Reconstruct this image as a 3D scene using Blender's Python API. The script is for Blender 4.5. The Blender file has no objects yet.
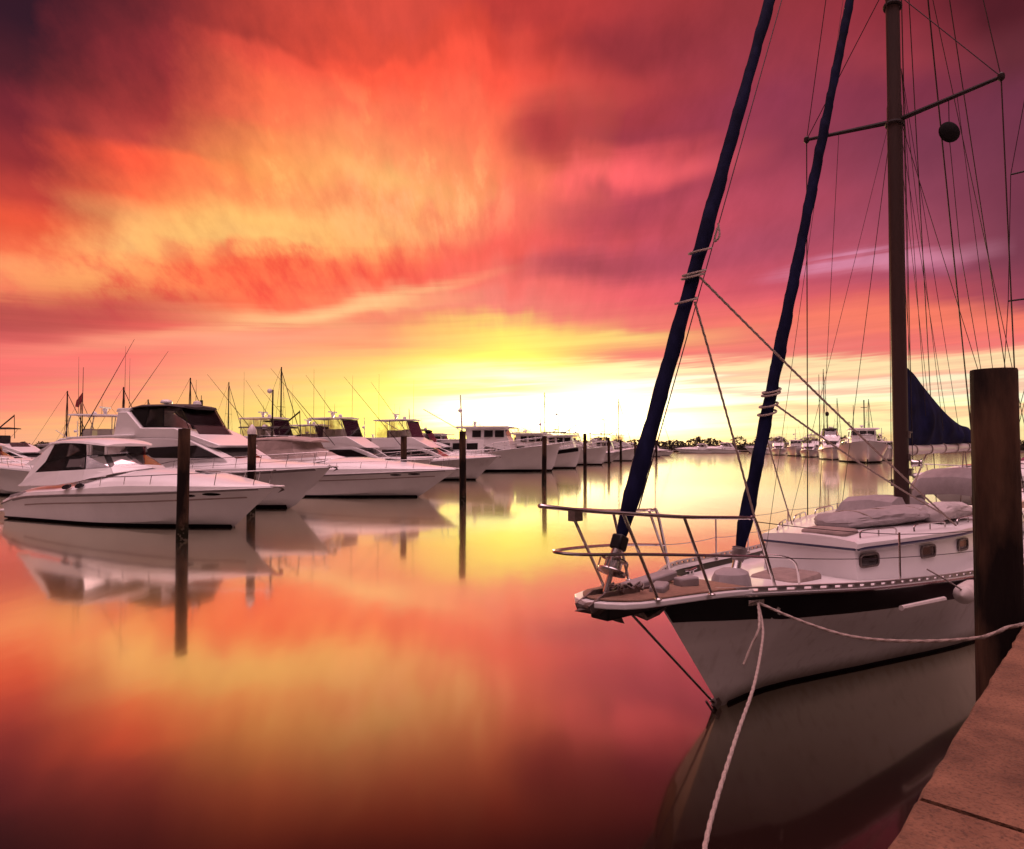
import bpy, math, random
from mathutils import Vector, Matrix, noise as mnoise
random.seed(7)
scn = bpy.context.scene
COL = scn.collection
PI = math.pi
F = 667.0; HC = 2.8
PITCH = math.atan((446-424.5)/F)

# ------------------------------------------------------------------ helpers
def tag(o, label=None, cat=None, group=None, kind=None):
    if label: o['label'] = label
    if cat: o['category'] = cat
    if group: o['group'] = group
    if kind: o['kind'] = kind
    return o

def empty(name, loc=(0,0,0), rz=0.0):
    o = bpy.data.objects.new(name, None); COL.objects.link(o)
    o.location = loc; o.rotation_euler = (0,0,rz); o.empty_display_size = .3
    return o

def copy_tree(o, parent=None):
    c = o.copy(); COL.objects.link(c)
    if parent is not None: c.parent = parent
    for ch in list(o.children): copy_tree(ch, c)
    return c

class MB:
    def __init__(s): s.v=[]; s.f=[]
    def add(s, vs, fs):
        n=len(s.v); s.v += [tuple(v) for v in vs]; s.f += [tuple(i+n for i in f) for f in fs]; return s
    def rope(s, pts, r, lay=3, n=12):
        """three-strand laid rope"""
        P=[Vector(p) for p in pts]; Ls=[0]
        for a,b in zip(P,P[1:]): Ls.append(Ls[-1]+(b-a).length)
        tot=Ls[-1]; N=max(4,int(tot/(r*1.6))); rings=[]; up=None; j=0
        def at(d):
            nonlocal j
            while j<len(Ls)-2 and Ls[j+1]<d: j+=1
            t=(d-Ls[j])/max(1e-9,Ls[j+1]-Ls[j]); return P[j].lerp(P[j+1],min(1,t))
        C=[at(tot*i/N) for i in range(N+1)]
        for i,p in enumerate(C):
            t=(C[min(i+1,N)]-C[max(i-1,0)]).normalized()
            if up is None: up=Vector((0,0,1)) if abs(t.z)<.9 else Vector((1,0,0))
            a=t.cross(up).normalized(); b=a.cross(t); up=b; ph=tot*i/N/(r*9)*2*PI
            rings.append([p+(a*math.cos(2*PI*k/n)+b*math.sin(2*PI*k/n))*r*(1+.17*math.cos(lay*(2*PI*k/n)-ph*1.0)) for k in range(n)])
        return s.loft(rings)
    def box(s, c, d, rz=0, ry=0, rx=0):
        M = Matrix.Rotation(rz,3,'Z') @ Matrix.Rotation(ry,3,'Y') @ Matrix.Rotation(rx,3,'X')
        c=Vector(c); vs=[]
        for x in (-.5,.5):
            for y in (-.5,.5):
                for z in (-.5,.5): vs.append(c + M @ Vector((x*d[0],y*d[1],z*d[2])))
        return s.add(vs, [(0,1,3,2),(4,6,7,5),(0,4,5,1),(2,3,7,6),(0,2,6,4),(1,5,7,3)])
    def tube(s, pts, r, n=6, caps=True):
        pts=[Vector(p) for p in pts]; rs = r if isinstance(r,(list,tuple)) else [r]*len(pts)
        N=len(pts); up=None; rings=[]
        for i,p in enumerate(pts):
            t=(pts[min(i+1,N-1)]-pts[max(i-1,0)])
            if t.length<1e-9: t=Vector((0,0,1))
            t.normalize()
            if up is None:
                up=Vector((0,0,1)) if abs(t.z)<.9 else Vector((1,0,0))
            a=t.cross(up)
            if a.length<1e-6: a=t.cross(Vector((0,1,.1)))
            a.normalize(); b=a.cross(t); up=b
            rings.append([p+(a*math.cos(2*PI*k/n)+b*math.sin(2*PI*k/n))*rs[i] for k in range(n)])
        return s.loft(rings, caps)
    def loft(s, rings, caps=True, closed=True):
        n=len(rings[0]); base=len(s.v)
        for r in rings: s.v += [tuple(p) for p in r]
        for i in range(len(rings)-1):
            for k in range(n if closed else n-1):
                a=base+i*n+k; b=base+i*n+(k+1)%n
                s.f.append((a,b,b+n,a+n))
        if caps and closed:
            s.f.append(tuple(base+k for k in range(n))[::-1])
            s.f.append(tuple(base+(len(rings)-1)*n+k for k in range(n)))
        return s
    def lathe(s, prof, c=(0,0,0), n=16, axis='Z', sx=1, sy=1):
        c=Vector(c); rings=[]
        for r,z in prof:
            ring=[]
            for k in range(n):
                a=2*PI*k/n; x,y=r*math.cos(a)*sx, r*math.sin(a)*sy
                v = (x,y,z) if axis=='Z' else ((z,x,y) if axis=='X' else (x,z,y))
                ring.append(c+Vector(v))
            rings.append(ring)
        return s.loft(rings)
    def prism(s, prof, y0, y1):
        """prof: (x,z) polygon extruded from y0 to y1 (numbers or functions of x,z)"""
        g0 = y0 if callable(y0) else (lambda x,z: y0)
        g1 = y1 if callable(y1) else (lambda x,z: y1)
        n=len(prof)
        vs=[(x,g0(x,z),z) for x,z in prof]+[(x,g1(x,z),z) for x,z in prof]
        fs=[tuple(range(n)), tuple(range(2*n-1,n-1,-1))]+[(i,i+n,(i+1)%n+n,(i+1)%n) for i in range(n)]
        return s.add(vs,fs)
    def slab(s, outline, z0, z1):
        n=len(outline)
        vs=[(x,y,z0) for x,y in outline]+[(x,y,z1) for x,y in outline]
        return s.add(vs,[tuple(range(n))[::-1],tuple(range(n,2*n))]+[(i,(i+1)%n,(i+1)%n+n,i+n) for i in range(n)])
    def quadpanel(s, a,b,c,d, th=.02):
        a,b,c,d=map(Vector,(a,b,c,d)); nn=(b-a).cross(d-a).normalized()*th
        return s.add([a,b,c,d,a+nn,b+nn,c+nn,d+nn],[(3,2,1,0),(4,5,6,7),(0,1,5,4),(1,2,6,5),(2,3,7,6),(3,0,4,7)])
    def build(s, name, mat, parent=None, smooth=True, ang=35, bevel=0):
        me=bpy.data.meshes.new(name); me.from_pydata(s.v,[],s.f); me.validate(); me.update()
        import bmesh
        bm=bmesh.new(); bm.from_mesh(me)
        bmesh.ops.recalc_face_normals(bm, faces=bm.faces)
        bm.to_mesh(me); bm.free()
        o=bpy.data.objects.new(name, me); COL.objects.link(o)
        me.materials.append(mat)
        if parent is not None: o.parent=parent
        if smooth:
            me.polygons.foreach_set('use_smooth',[True]*len(me.polygons))
            try: me.set_sharp_from_angle(angle=math.radians(ang))
            except Exception: pass
        if bevel:
            m=o.modifiers.new('b','BEVEL'); m.width=bevel; m.segments=2; m.limit_method='ANGLE'; m.angle_limit=math.radians(40)
        return o

def smooth_pts(pts, k=6):
    """Catmull-Rom through pts"""
    P=[Vector(p) for p in pts]; out=[]
    for i in range(len(P)-1):
        p0=P[max(i-1,0)];p1=P[i];p2=P[i+1];p3=P[min(i+2,len(P)-1)]
        for j in range(k):
            t=j/k
            out.append(.5*((2*p1)+(p2-p0)*t+(2*p0-5*p1+4*p2-p3)*t*t+(3*p1-p0-3*p2+p3)*t**3))
    out.append(P[-1]); return out

def sag(a,b,d,n=14):
    a=Vector(a);b=Vector(b)
    return [a.lerp(b,i/n)-Vector((0,0,d*4*(i/n)*(1-i/n))) for i in range(n+1)]

def interp(x, tab):
    if x<=tab[0][0]: return tab[0][1]
    for (a,va),(b,vb) in zip(tab,tab[1:]):
        if x<=b:
            t=(x-a)/(b-a); return va+(vb-va)*t
    return tab[-1][1]
def sinterp(x, tab):
    """smooth (catmull) interpolation"""
    n=len(tab)
    if x<=tab[0][0]: return tab[0][1]
    if x>=tab[-1][0]: return tab[-1][1]
    for i in range(n-1):
        a,va=tab[i]; b,vb=tab[i+1]
        if x<=b:
            t=(x-a)/(b-a)
            m0=(vb-tab[i-1][1])/(b-tab[i-1][0])*(b-a) if i>0 else (vb-va)
            m1=(tab[i+2][1]-va)/(tab[i+2][0]-a)*(b-a) if i+2<n else (vb-va)
            return (2*t**3-3*t*t+1)*va+(t**3-2*t*t+t)*m0+(-2*t**3+3*t*t)*vb+(t**3-t*t)*m1

# ------------------------------------------------------------------ materials
def lin(c): return tuple((x/255/12.92) if x/255<=.04045 else ((x/255+.055)/1.055)**2.4 for x in c)
def mat(name, col, rough=.5, metal=0, var=.08, scale=4, bump=0, bscale=30, coat=0, alpha=1, stretch=None, col2=None, spec=.5, mask=(.35,.65)):
    m=bpy.data.materials.new(name); m.use_nodes=True; nt=m.node_tree; p=nt.nodes['Principled BSDF']
    tc=nt.nodes.new('ShaderNodeTexCoord'); mp=nt.nodes.new('ShaderNodeMapping'); nt.links.new(tc.outputs['Object'],mp.inputs[0])
    if stretch: mp.inputs['Scale'].default_value=stretch
    nz=nt.nodes.new('ShaderNodeTexNoise'); nz.inputs['Scale'].default_value=scale; nz.inputs['Detail'].default_value=5; nz.inputs['Roughness'].default_value=.6
    nt.links.new(mp.outputs[0],nz.inputs['Vector'])
    rp=nt.nodes.new('ShaderNodeValToRGB'); nt.links.new(nz.outputs['Fac'],rp.inputs[0])
    c2 = col2 if col2 else tuple(max(0,min(1,c*(1+var))) for c in col)
    c1 = col if col2 else tuple(c*(1-var) for c in col)
    rp.color_ramp.elements[0].position=mask[0]; rp.color_ramp.elements[0].color=(*c1,1)
    rp.color_ramp.elements[1].position=mask[1]; rp.color_ramp.elements[1].color=(*c2,1)
    nt.links.new(rp.outputs[0],p.inputs['Base Color'])
    p.inputs['Roughness'].default_value=rough; p.inputs['Metallic'].default_value=metal
    p.inputs['Coat Weight'].default_value=coat; p.inputs['Alpha'].default_value=alpha
    p.inputs['Specular IOR Level'].default_value=spec
    if bump:
        n2=nt.nodes.new('ShaderNodeTexNoise'); n2.inputs['Scale'].default_value=bscale; n2.inputs['Detail'].default_value=4
        nt.links.new(mp.outputs[0],n2.inputs['Vector'])
        b=nt.nodes.new('ShaderNodeBump'); b.inputs['Strength'].default_value=bump; b.inputs['Distance'].default_value=.02
        nt.links.new(n2.outputs['Fac'],b.inputs['Height']); nt.links.new(b.outputs[0],p.inputs['Normal'])
    return m

M={}
M['gel']   = mat('white_gelcoat',(.80,.79,.78),.28,var=.03,scale=1.3,coat=.3)
M['gel2']  = mat('cream_gelcoat',(.66,.63,.58),.35,var=.05,scale=1.5)
M['hullg'] = mat('grey_white_hull_paint',(.60,.585,.57),.3,var=.06,scale=1.1,coat=.3)
M['mhull'] = mat('main_hull_paint',(.60,.575,.565),.42,var=.07,scale=.8,stretch=(.5,.5,3),spec=.3)
M['black'] = mat('black_gloss_paint',(.010,.009,.011),.35,var=.2,spec=.2)
M['blackm']= mat('black_matt',(.008,.007,.007),.7,spec=.08,var=.2)
M['anti']  = mat('antifouling_bottom_paint',(.015,.009,.01),.7,spec=.1,var=.3)
M['navy']  = mat('navy_stripe_paint',(.012,.014,.05),.35,var=.1)
M['glass'] = mat('tinted_window_glass',(.012,.010,.010),.08,var=.1,spec=.6)
def glassy(name,tint,gf=.10,rough=.08):
    m=bpy.data.materials.new(name); m.use_nodes=True; nt=m.node_tree; nt.nodes.clear(); N=nt.nodes.new; L=nt.links.new
    t=N('ShaderNodeBsdfTransparent'); g=N('ShaderNodeBsdfGlossy'); g.inputs['Roughness'].default_value=rough; g.inputs['Color'].default_value=(.9,.9,.9,1)
    tc=N('ShaderNodeTexCoord'); nz=N('ShaderNodeTexNoise'); nz.inputs['Scale'].default_value=1.2; nz.inputs['Detail'].default_value=3; L(tc.outputs['Object'],nz.inputs['Vector'])
    rp=N('ShaderNodeValToRGB'); rp.color_ramp.elements[0].color=(*[c*.75 for c in tint],1); rp.color_ramp.elements[1].color=(*[min(1,c*1.2) for c in tint],1)
    rp.color_ramp.elements[0].position=.35; rp.color_ramp.elements[1].position=.65; L(nz.outputs['Fac'],rp.inputs[0]); L(rp.outputs[0],t.inputs[0])
    f=N('ShaderNodeFresnel'); f.inputs[0].default_value=1.4; ad=N('ShaderNodeMath'); ad.operation='ADD'; ad.inputs[1].default_value=gf; L(f.outputs[0],ad.inputs[0])
    mx=N('ShaderNodeMixShader'); L(ad.outputs[0],mx.inputs[0]); L(t.outputs[0],mx.inputs[1]); L(g.outputs[0],mx.inputs[2]); o=N('ShaderNodeOutputMaterial'); L(mx.outputs[0],o.inputs[0])
    return m
M['vinyl'] = glassy('smoked_clear_vinyl',(.95,.86,.84),.03)
M['wglass']= glassy('windshield_glass',(.95,.92,.91),.05)
M['steel'] = mat('polished_stainless_steel',(.62,.60,.58),.22,metal=1,var=.05)
M['alu']   = mat('dull_aluminium',(.45,.43,.42),.42,metal=.8,var=.1)
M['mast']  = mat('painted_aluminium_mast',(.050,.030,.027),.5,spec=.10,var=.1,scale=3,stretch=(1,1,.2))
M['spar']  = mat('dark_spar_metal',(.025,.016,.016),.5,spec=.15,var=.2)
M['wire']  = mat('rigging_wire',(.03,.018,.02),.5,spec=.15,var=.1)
M['rope']  = mat('weathered_white_rope',(.36,.29,.25),.85,var=.25,scale=90,bump=.6,bscale=160)
M['ropeg'] = mat('grey_braided_rope',(.33,.27,.25),.85,var=.25,scale=90,bump=.5,bscale=160)
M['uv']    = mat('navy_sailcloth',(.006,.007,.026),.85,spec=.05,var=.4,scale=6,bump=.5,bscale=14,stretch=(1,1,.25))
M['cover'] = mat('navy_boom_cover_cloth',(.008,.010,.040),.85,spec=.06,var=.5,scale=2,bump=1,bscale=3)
M['tarp']  = mat('grey_tarpaulin',(.28,.25,.25),.75,var=.10,scale=3,bump=.6,bscale=6,stretch=(1,2.2,1))
M['tarpl'] = mat('pale_sailcloth',(.45,.41,.40),.7,var=.15,scale=4,bump=.6,bscale=10)
M['teak']  = mat('weathered_teak',(.22,.13,.085),.7,var=.3,scale=9,stretch=(1,12,12))
M['cushion']=mat('brown_grey_canvas_lid',(.25,.19,.17),.85,var=.15,scale=8)
M['canvasm']=mat('maroon_canvas',(.10,.035,.035),.8,var=.2)
M['canvask']=mat('black_canvas',(.03,.022,.022),.8,var=.2)
M['canvasg']=mat('beige_cover_canvas',(.36,.28,.25),.8,var=.12,scale=3,bump=.5,bscale=6)
M['rubber']= mat('fender_vinyl',(.55,.50,.47),.45,var=.12)
M['galv']  = mat('galvanised_iron',(.16,.13,.12),.5,metal=.7,var=.3,scale=20,bump=.3)
M['capw']  = mat('white_piling_cap_plastic',(.68,.64,.62),.4,var=.06)
M['leaf']  = mat('dark_foliage',(.042,.034,.018),.8,var=.5,scale=.3)
M['bark']  = mat('palm_bark',(.09,.065,.05),.9,var=.3)
M['flag']  = mat('red_flag_cloth',(.25,.03,.04),.8,var=.2)

def piling_mat():
    m=mat('weathered_piling_wood',(.065,.034,.022),.85,spec=.12,bump=.9,bscale=26,scale=7,stretch=(1,1,.12),col2=(.11,.065,.04))
    nt=m.node_tree; p=nt.nodes['Principled BSDF']
    # stains: dark tarry patches of their own shape
    tc=nt.nodes.new('ShaderNodeTexCoord'); mp=nt.nodes.new('ShaderNodeMapping'); mp.inputs['Scale'].default_value=(1.5,1.5,.5)
    nt.links.new(tc.outputs['Object'],mp.inputs[0])
    nz=nt.nodes.new('ShaderNodeTexNoise'); nz.inputs['Scale'].default_value=1.6; nz.inputs['Detail'].default_value=6; nt.links.new(mp.outputs[0],nz.inputs['Vector'])
    mr=nt.nodes.new('ShaderNodeMapRange'); mr.inputs[1].default_value=.42; mr.inputs[2].default_value=.6; nt.links.new(nz.outputs['Fac'],mr.inputs[0])
    mx=nt.nodes.new('ShaderNodeMix'); mx.data_type='RGBA'
    src=p.inputs['Base Color'].links[0].from_socket
    mx.inputs[6].default_value=(.012,.008,.007,1); nt.links.new(mr.outputs[0],mx.inputs[0]); nt.links.new(src,mx.inputs[7])
    sx=nt.nodes.new('ShaderNodeSeparateXYZ'); nt.links.new(tc.outputs['Object'],sx.inputs[0])
    n3=nt.nodes.new('ShaderNodeTexNoise'); n3.inputs['Scale'].default_value=9; n3.inputs['Detail'].default_value=5; nt.links.new(tc.outputs['Object'],n3.inputs['Vector'])
    zz=nt.nodes.new('ShaderNodeMath'); zz.operation='MULTIPLY_ADD'; zz.inputs[1].default_value=.7; nt.links.new(n3.outputs['Fac'],zz.inputs[0]); nt.links.new(sx.outputs[2],zz.inputs[2])
    r1=nt.nodes.new('ShaderNodeMapRange'); r1.inputs[1].default_value=.95; r1.inputs[2].default_value=.70; nt.links.new(zz.outputs[0],r1.inputs[0])
    m1=nt.nodes.new('ShaderNodeMix'); m1.data_type='RGBA'; nt.links.new(r1.outputs[0],m1.inputs[0]); nt.links.new(mx.outputs[2],m1.inputs[6]); m1.inputs[7].default_value=(.012,.012,.006,1)
    r2=nt.nodes.new('ShaderNodeMapRange'); r2.inputs[1].default_value=.56; r2.inputs[2].default_value=.60; nt.links.new(n3.outputs['Fac'],r2.inputs[0])
    r3=nt.nodes.new('ShaderNodeMath'); r3.operation='MULTIPLY'; nt.links.new(r1.outputs[0],r3.inputs[0]); nt.links.new(r2.outputs[0],r3.inputs[1])
    m2=nt.nodes.new('ShaderNodeMix'); m2.data_type='RGBA'; nt.links.new(r3.outputs[0],m2.inputs[0]); nt.links.new(m1.outputs[2],m2.inputs[6]); m2.inputs[7].default_value=(.10,.085,.06,1)
    nt.links.new(m2.outputs[2],p.inputs['Base Color'])
    return m
M['pile']=piling_mat()
def weather(m,amount=.25,scale=(9,9,.5),zscum=.16):
    """vertical run-off streaks and a brown scum line above the water"""
    nt=m.node_tree; p=nt.nodes['Principled BSDF']; src=p.inputs['Base Color'].links[0].from_socket
    tc=nt.nodes.new('ShaderNodeTexCoord'); mp=nt.nodes.new('ShaderNodeMapping'); mp.inputs['Scale'].default_value=scale; nt.links.new(tc.outputs['Object'],mp.inputs[0])
    n=nt.nodes.new('ShaderNodeTexNoise'); n.inputs['Scale'].default_value=1; n.inputs['Detail'].default_value=6; nt.links.new(mp.outputs[0],n.inputs['Vector'])
    r=nt.nodes.new('ShaderNodeMapRange'); r.inputs[1].default_value=.55; r.inputs[2].default_value=.78; r.inputs[4].default_value=amount; nt.links.new(n.outputs['Fac'],r.inputs[0])
    a=nt.nodes.new('ShaderNodeMix'); a.data_type='RGBA'; a.inputs[7].default_value=(.16,.10,.06,1); nt.links.new(r.outputs[0],a.inputs[0]); nt.links.new(src,a.inputs[6])
    sx=nt.nodes.new('ShaderNodeSeparateXYZ'); nt.links.new(tc.outputs['Object'],sx.inputs[0])
    zz=nt.nodes.new('ShaderNodeMath'); zz.operation='MULTIPLY_ADD'; zz.inputs[1].default_value=.22; nt.links.new(n.outputs['Fac'],zz.inputs[0]); nt.links.new(sx.outputs[2],zz.inputs[2])
    r2=nt.nodes.new('ShaderNodeMapRange'); r2.inputs[1].default_value=zscum+.20; r2.inputs[2].default_value=zscum+.02; r2.inputs[4].default_value=.6; nt.links.new(zz.outputs[0],r2.inputs[0])
    b=nt.nodes.new('ShaderNodeMix'); b.data_type='RGBA'; b.inputs[7].default_value=(.14,.10,.055,1); nt.links.new(r2.outputs[0],b.inputs[0]); nt.links.new(a.outputs[2],b.inputs[6])
    nt.links.new(b.outputs[2],p.inputs['Base Color'])
weather(M['mhull'],.30); weather(M['hullg'],.25,(3,3,.4)); 
def concrete_mat():
    m=mat('weathered_concrete',(.095,.040,.020),.9,bump=1,bscale=45,scale=2.2,col2=(.21,.098,.052),mask=(.38,.62))
    nt=m.node_tree; p=nt.nodes['Principled BSDF']; src=p.inputs['Base Color'].links[0].from_socket
    tc=nt.nodes.new('ShaderNodeTexCoord')
    v=nt.nodes.new('ShaderNodeTexNoise'); v.inputs['Scale'].default_value=70; v.inputs['Detail'].default_value=3; nt.links.new(tc.outputs['Object'],v.inputs['Vector'])
    mr=nt.nodes.new('ShaderNodeMapRange'); mr.inputs[1].default_value=.3; mr.inputs[2].default_value=.5; mr.inputs[3].default_value=.55; mr.inputs[4].default_value=1.05; nt.links.new(v.outputs['Fac'],mr.inputs[0])
    mx=nt.nodes.new('ShaderNodeMix'); mx.data_type='RGBA'; mx.blend_type='MULTIPLY'; mx.inputs[0].default_value=1
    nt.links.new(src,mx.inputs[6]); nt.links.new(mr.outputs[0],mx.inputs[7]); nt.links.new(mx.outputs[2],p.inputs['Base Color'])
    return m
M['conc']=concrete_mat()

# ------------------------------------------------------------------ world sky
def build_world():
    w=bpy.data.worlds.new('World'); scn.world=w; w.use_nodes=True
    nt=w.node_tree; nt.nodes.clear(); N=nt.nodes.new; L=nt.links.new
    def math_(op,a,b=None,c=None,clamp=False):
        n=N('ShaderNodeMath'); n.operation=op; n.use_clamp=clamp
        for i,x in enumerate((a,b,c)):
            if x is None: continue
            if isinstance(x,(int,float)): n.inputs[i].default_value=x
            else: L(x,n.inputs[i])
        return n.outputs[0]
    def mrange(v,a,b,c=0,d=1,smooth=True):
        n=N('ShaderNodeMapRange'); n.interpolation_type='SMOOTHSTEP' if smooth else 'LINEAR'
        L(v,n.inputs[0]); n.inputs[1].default_value=a; n.inputs[2].default_value=b; n.inputs[3].default_value=c; n.inputs[4].default_value=d
        return n.outputs[0]
    def mix(f,a,b,blend='MIX'):
        n=N('ShaderNodeMix'); n.data_type='RGBA'; n.blend_type=blend; n.clamp_factor=True
        for i,x in ((0,f),(6,a),(7,b)):
            if isinstance(x,(int,float)): n.inputs[i].default_value=x
            elif isinstance(x,tuple): n.inputs[i].default_value=(*x,1)
            else: L(x,n.inputs[i])
        return n.outputs[2]
    tc=N('ShaderNodeTexCoord'); sp=N('ShaderNodeSeparateXYZ'); L(tc.outputs['Generated'],sp.inputs[0])
    x,y,z=sp.outputs
    D=180/PI
    az=math_('MULTIPLY',math_('ARCTAN2',x,y),D)
    el=math_('MULTIPLY',math_('ARCSINE',math_('MAXIMUM',math_('MINIMUM',z,1.0),-1.0)),D)
    # cloud plane coordinates (perspective of a cloud deck) + angular coordinates
    def noise(vec, scale, detail=4, rough=.55, dist=0.0):
        n=N('ShaderNodeTexNoise'); L(vec,n.inputs['Vector']); n.inputs['Scale'].default_value=scale; n.inputs['Detail'].default_value=detail
        n.inputs['Roughness'].default_value=rough; n.inputs['Distortion'].default_value=dist; return n.outputs['Fac']
    def vec(a,b,c=0.0):
        n=N('ShaderNodeCombineXYZ')
        for i,v in enumerate((a,b,c)):
            if isinstance(v,(int,float)): n.inputs[i].default_value=v
            else: L(v,n.inputs[i])
        return n.outputs[0]
    # streaks near horizon: long in azimuth, thin in elevation (tilted slightly up to the right)
    tilt2=math_('ADD',el,math_('MULTIPLY',az,.012))
    tilt=math_('SUBTRACT',el,math_('MULTIPLY',az,.05))
    hs=noise(vec(math_('MULTIPLY',az,.055),math_('MULTIPLY',tilt,.75)),1.0,4,.6,.2)
    hs2=noise(vec(math_('MULTIPLY',az,.06),math_('MULTIPLY',tilt,1.9),3.7),1.0,3,.6,0)
    big=noise(vec(math_('MULTIPLY',az,.05),math_('MULTIPLY',el,.07),1.3),1.0,3,.5,.4)
    big2=noise(vec(math_('MULTIPLY',az,.05),math_('MULTIPLY',el,.07),9.1),1.0,3,.5,.4)
    # flame like streaks radiating from the sun
    dx=math_('SUBTRACT',az,0.0); dy=math_('SUBTRACT',el,-14.0)
    ang=math_('ARCTAN2',dx,dy); rad=math_('SQRT',math_('ADD',math_('MULTIPLY',dx,dx),math_('MULTIPLY',dy,dy)))
    fl=noise(vec(math_('MULTIPLY',ang,9.0),math_('MULTIPLY',rad,.10),5.0),1.0,3,.55,.3)
    fl2=noise(vec(math_('MULTIPLY',ang,17.0),math_('MULTIPLY',rad,.22),2.0),1.0,5,.62,0)
    hi=mrange(el,7,16)       # 0 near the horizon, 1 high up
    lo=mrange(el,14,5)
    c5=lambda n:math_('SUBTRACT',n,.5)
    # warp
    elw=math_('ADD',el,math_('MULTIPLY',math_('MULTIPLY',c5(big),4.0),mrange(el,4,20)))
    elw=math_('ADD',elw,math_('MULTIPLY',math_('MULTIPLY',math_('MULTIPLY',c5(fl),6.0),mrange(math_('ABSOLUTE',math_('ADD',az,8.0)),26,8)),hi))
    elw=math_('ADD',elw,math_('MULTIPLY',math_('MULTIPLY',c5(hs),2.6),mrange(el,20,6)))
    elw=math_('ADD',elw,math_('MULTIPLY',math_('MULTIPLY',c5(hs2),3.4),mrange(el,10,3)))
    azw=math_('ADD',az,math_('MULTIPLY',math_('MULTIPLY',c5(big2),15.0),mrange(el,3,18)))
    azw=math_('ADD',azw,math_('MULTIPLY',math_('MULTIPLY',c5(fl2),4.0),hi))
    EL0,EL1=-2.0,36.0
    t=math_('DIVIDE',math_('SUBTRACT',elw,EL0),EL1-EL0,clamp=True)
    cols={
     0:[(0,48,8,20),(50,75,18,25),(100,120,30,38),(150,150,42,42),(190,190,62,50),(215,235,85,55),(235,250,105,70),(260,255,140,95),(285,255,130,95),(310,190,75,75),(325,205,85,85),(345,250,115,110),(380,250,115,110),(400,252,135,120),(430,255,170,125),(446,250,170,140)],
     128:[(0,125,35,35),(50,150,42,42),(100,170,52,45),(135,190,65,52),(150,255,90,55),(190,255,110,65),(215,250,170,100),(245,255,180,110),(262,255,110,80),(290,225,80,65),(320,245,100,90),(335,255,130,110),(350,255,120,110),(380,255,135,120),(400,255,165,120),(430,255,195,125)],
     256:[(0,185,60,45),(30,190,62,45),(45,245,85,60),(80,255,105,65),(110,255,110,70),(135,255,135,75),(160,255,145,75),(190,255,140,80),(220,255,190,105),(240,255,190,110),(250,255,120,80),(270,255,90,65),(300,255,100,75),(318,255,180,125),(330,255,135,110),(350,255,160,125),(380,255,190,125),(410,255,215,120),(430,255,225,130)],
     384:[(0,220,75,55),(30,225,75,50),(50,255,85,55),(100,255,110,75),(140,255,145,90),(180,255,180,105),(210,255,150,95),(225,255,165,105),(250,255,115,80),(275,250,95,75),(290,255,150,110),(300,255,175,120),(318,245,135,105),(340,255,165,115),(370,255,220,115),(400,255,240,115),(430,255,240,110)],
     512:[(0,190,55,45),(30,215,65,45),(60,255,85,60),(110,255,108,74),(160,255,120,82),(200,252,112,90),(240,250,98,85),(280,250,115,100),(310,245,130,115),(335,255,230,110),(360,255,255,105),(375,255,255,190),(390,255,250,110),(410,255,255,230),(435,255,240,120)],
     640:[(0,185,55,50),(40,155,45,45),(75,185,60,60),(110,165,52,58),(130,160,52,62),(145,190,65,70),(165,245,95,100),(185,180,65,80),(220,205,75,85),(260,190,75,95),(290,235,95,105),(325,240,120,110),(338,255,215,125),(355,230,140,110),(370,255,230,120),(382,255,240,150),(395,255,255,200),(405,255,240,110),(425,255,255,230),(440,255,240,110)],
     768:[(0,150,48,52),(60,155,52,65),(100,145,50,72),(150,145,52,72),(200,185,70,90),(240,175,72,95),(280,200,80,100),(310,235,100,105),(340,230,120,115),(375,255,230,170),(390,240,180,140),(405,255,250,190),(425,255,240,150),(440,255,215,120)],
     896:[(0,140,40,48),(60,150,50,60),(100,125,42,62),(150,125,50,72),(200,140,60,82),(250,170,78,100),(262,215,135,160),(275,165,75,100),(300,195,80,90),(320,245,120,95),(345,235,110,105),(362,255,210,150),(375,225,120,120),(390,255,225,150),(410,255,225,150),(440,255,200,140)],
     1024:[(0,80,15,20),(50,100,35,42),(100,110,42,62),(180,115,48,68),(250,120,55,75),(300,150,65,85),(325,255,125,100),(345,215,115,130),(365,240,160,150),(385,220,125,130),(400,255,190,150),(440,240,170,140)],
    }
    cur=None; prev=None
    for px in sorted(cols):
        a=math.atan((px-512)/F)
        r=N('ShaderNodeValToRGB'); cr=r.color_ramp; cr.interpolation='EASE'
        st=[]
        for (py,R,G,B) in cols[px]:
            e=math.degrees(math.atan((446-py)/F*math.cos(a)))
            st.append(((e-EL0)/(EL1-EL0),lin((R,G,B))))
        st.sort()
        cr.elements[0].position=st[0][0]; cr.elements[0].color=(*st[0][1],1)
        cr.elements[1].position=st[-1][0]; cr.elements[1].color=(*st[-1][1],1)
        for p,c in st[1:-1]:
            e=cr.elements.new(p); e.color=(*c,1)
        L(t,r.inputs[0])
        ad=math.degrees(a)
        if cur is None: cur=r.outputs[0]
        else: cur=mix(mrange(azw,prev,ad,smooth=False),cur,r.outputs[0])
        prev=ad
    # thin cloud texture: brighter/darker wisps
    wis=math_('ADD',math_('MULTIPLY',math_('MULTIPLY',c5(fl2),.45),hi),math_('MULTIPLY',math_('MULTIPLY',c5(hs2),.28),math_('SUBTRACT',1.0,hi)))
    def ae(px,py):
        a=math.atan((px-512)/F); return math.degrees(a),math.degrees(math.atan((446-py)/F*math.cos(a)))
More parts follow.
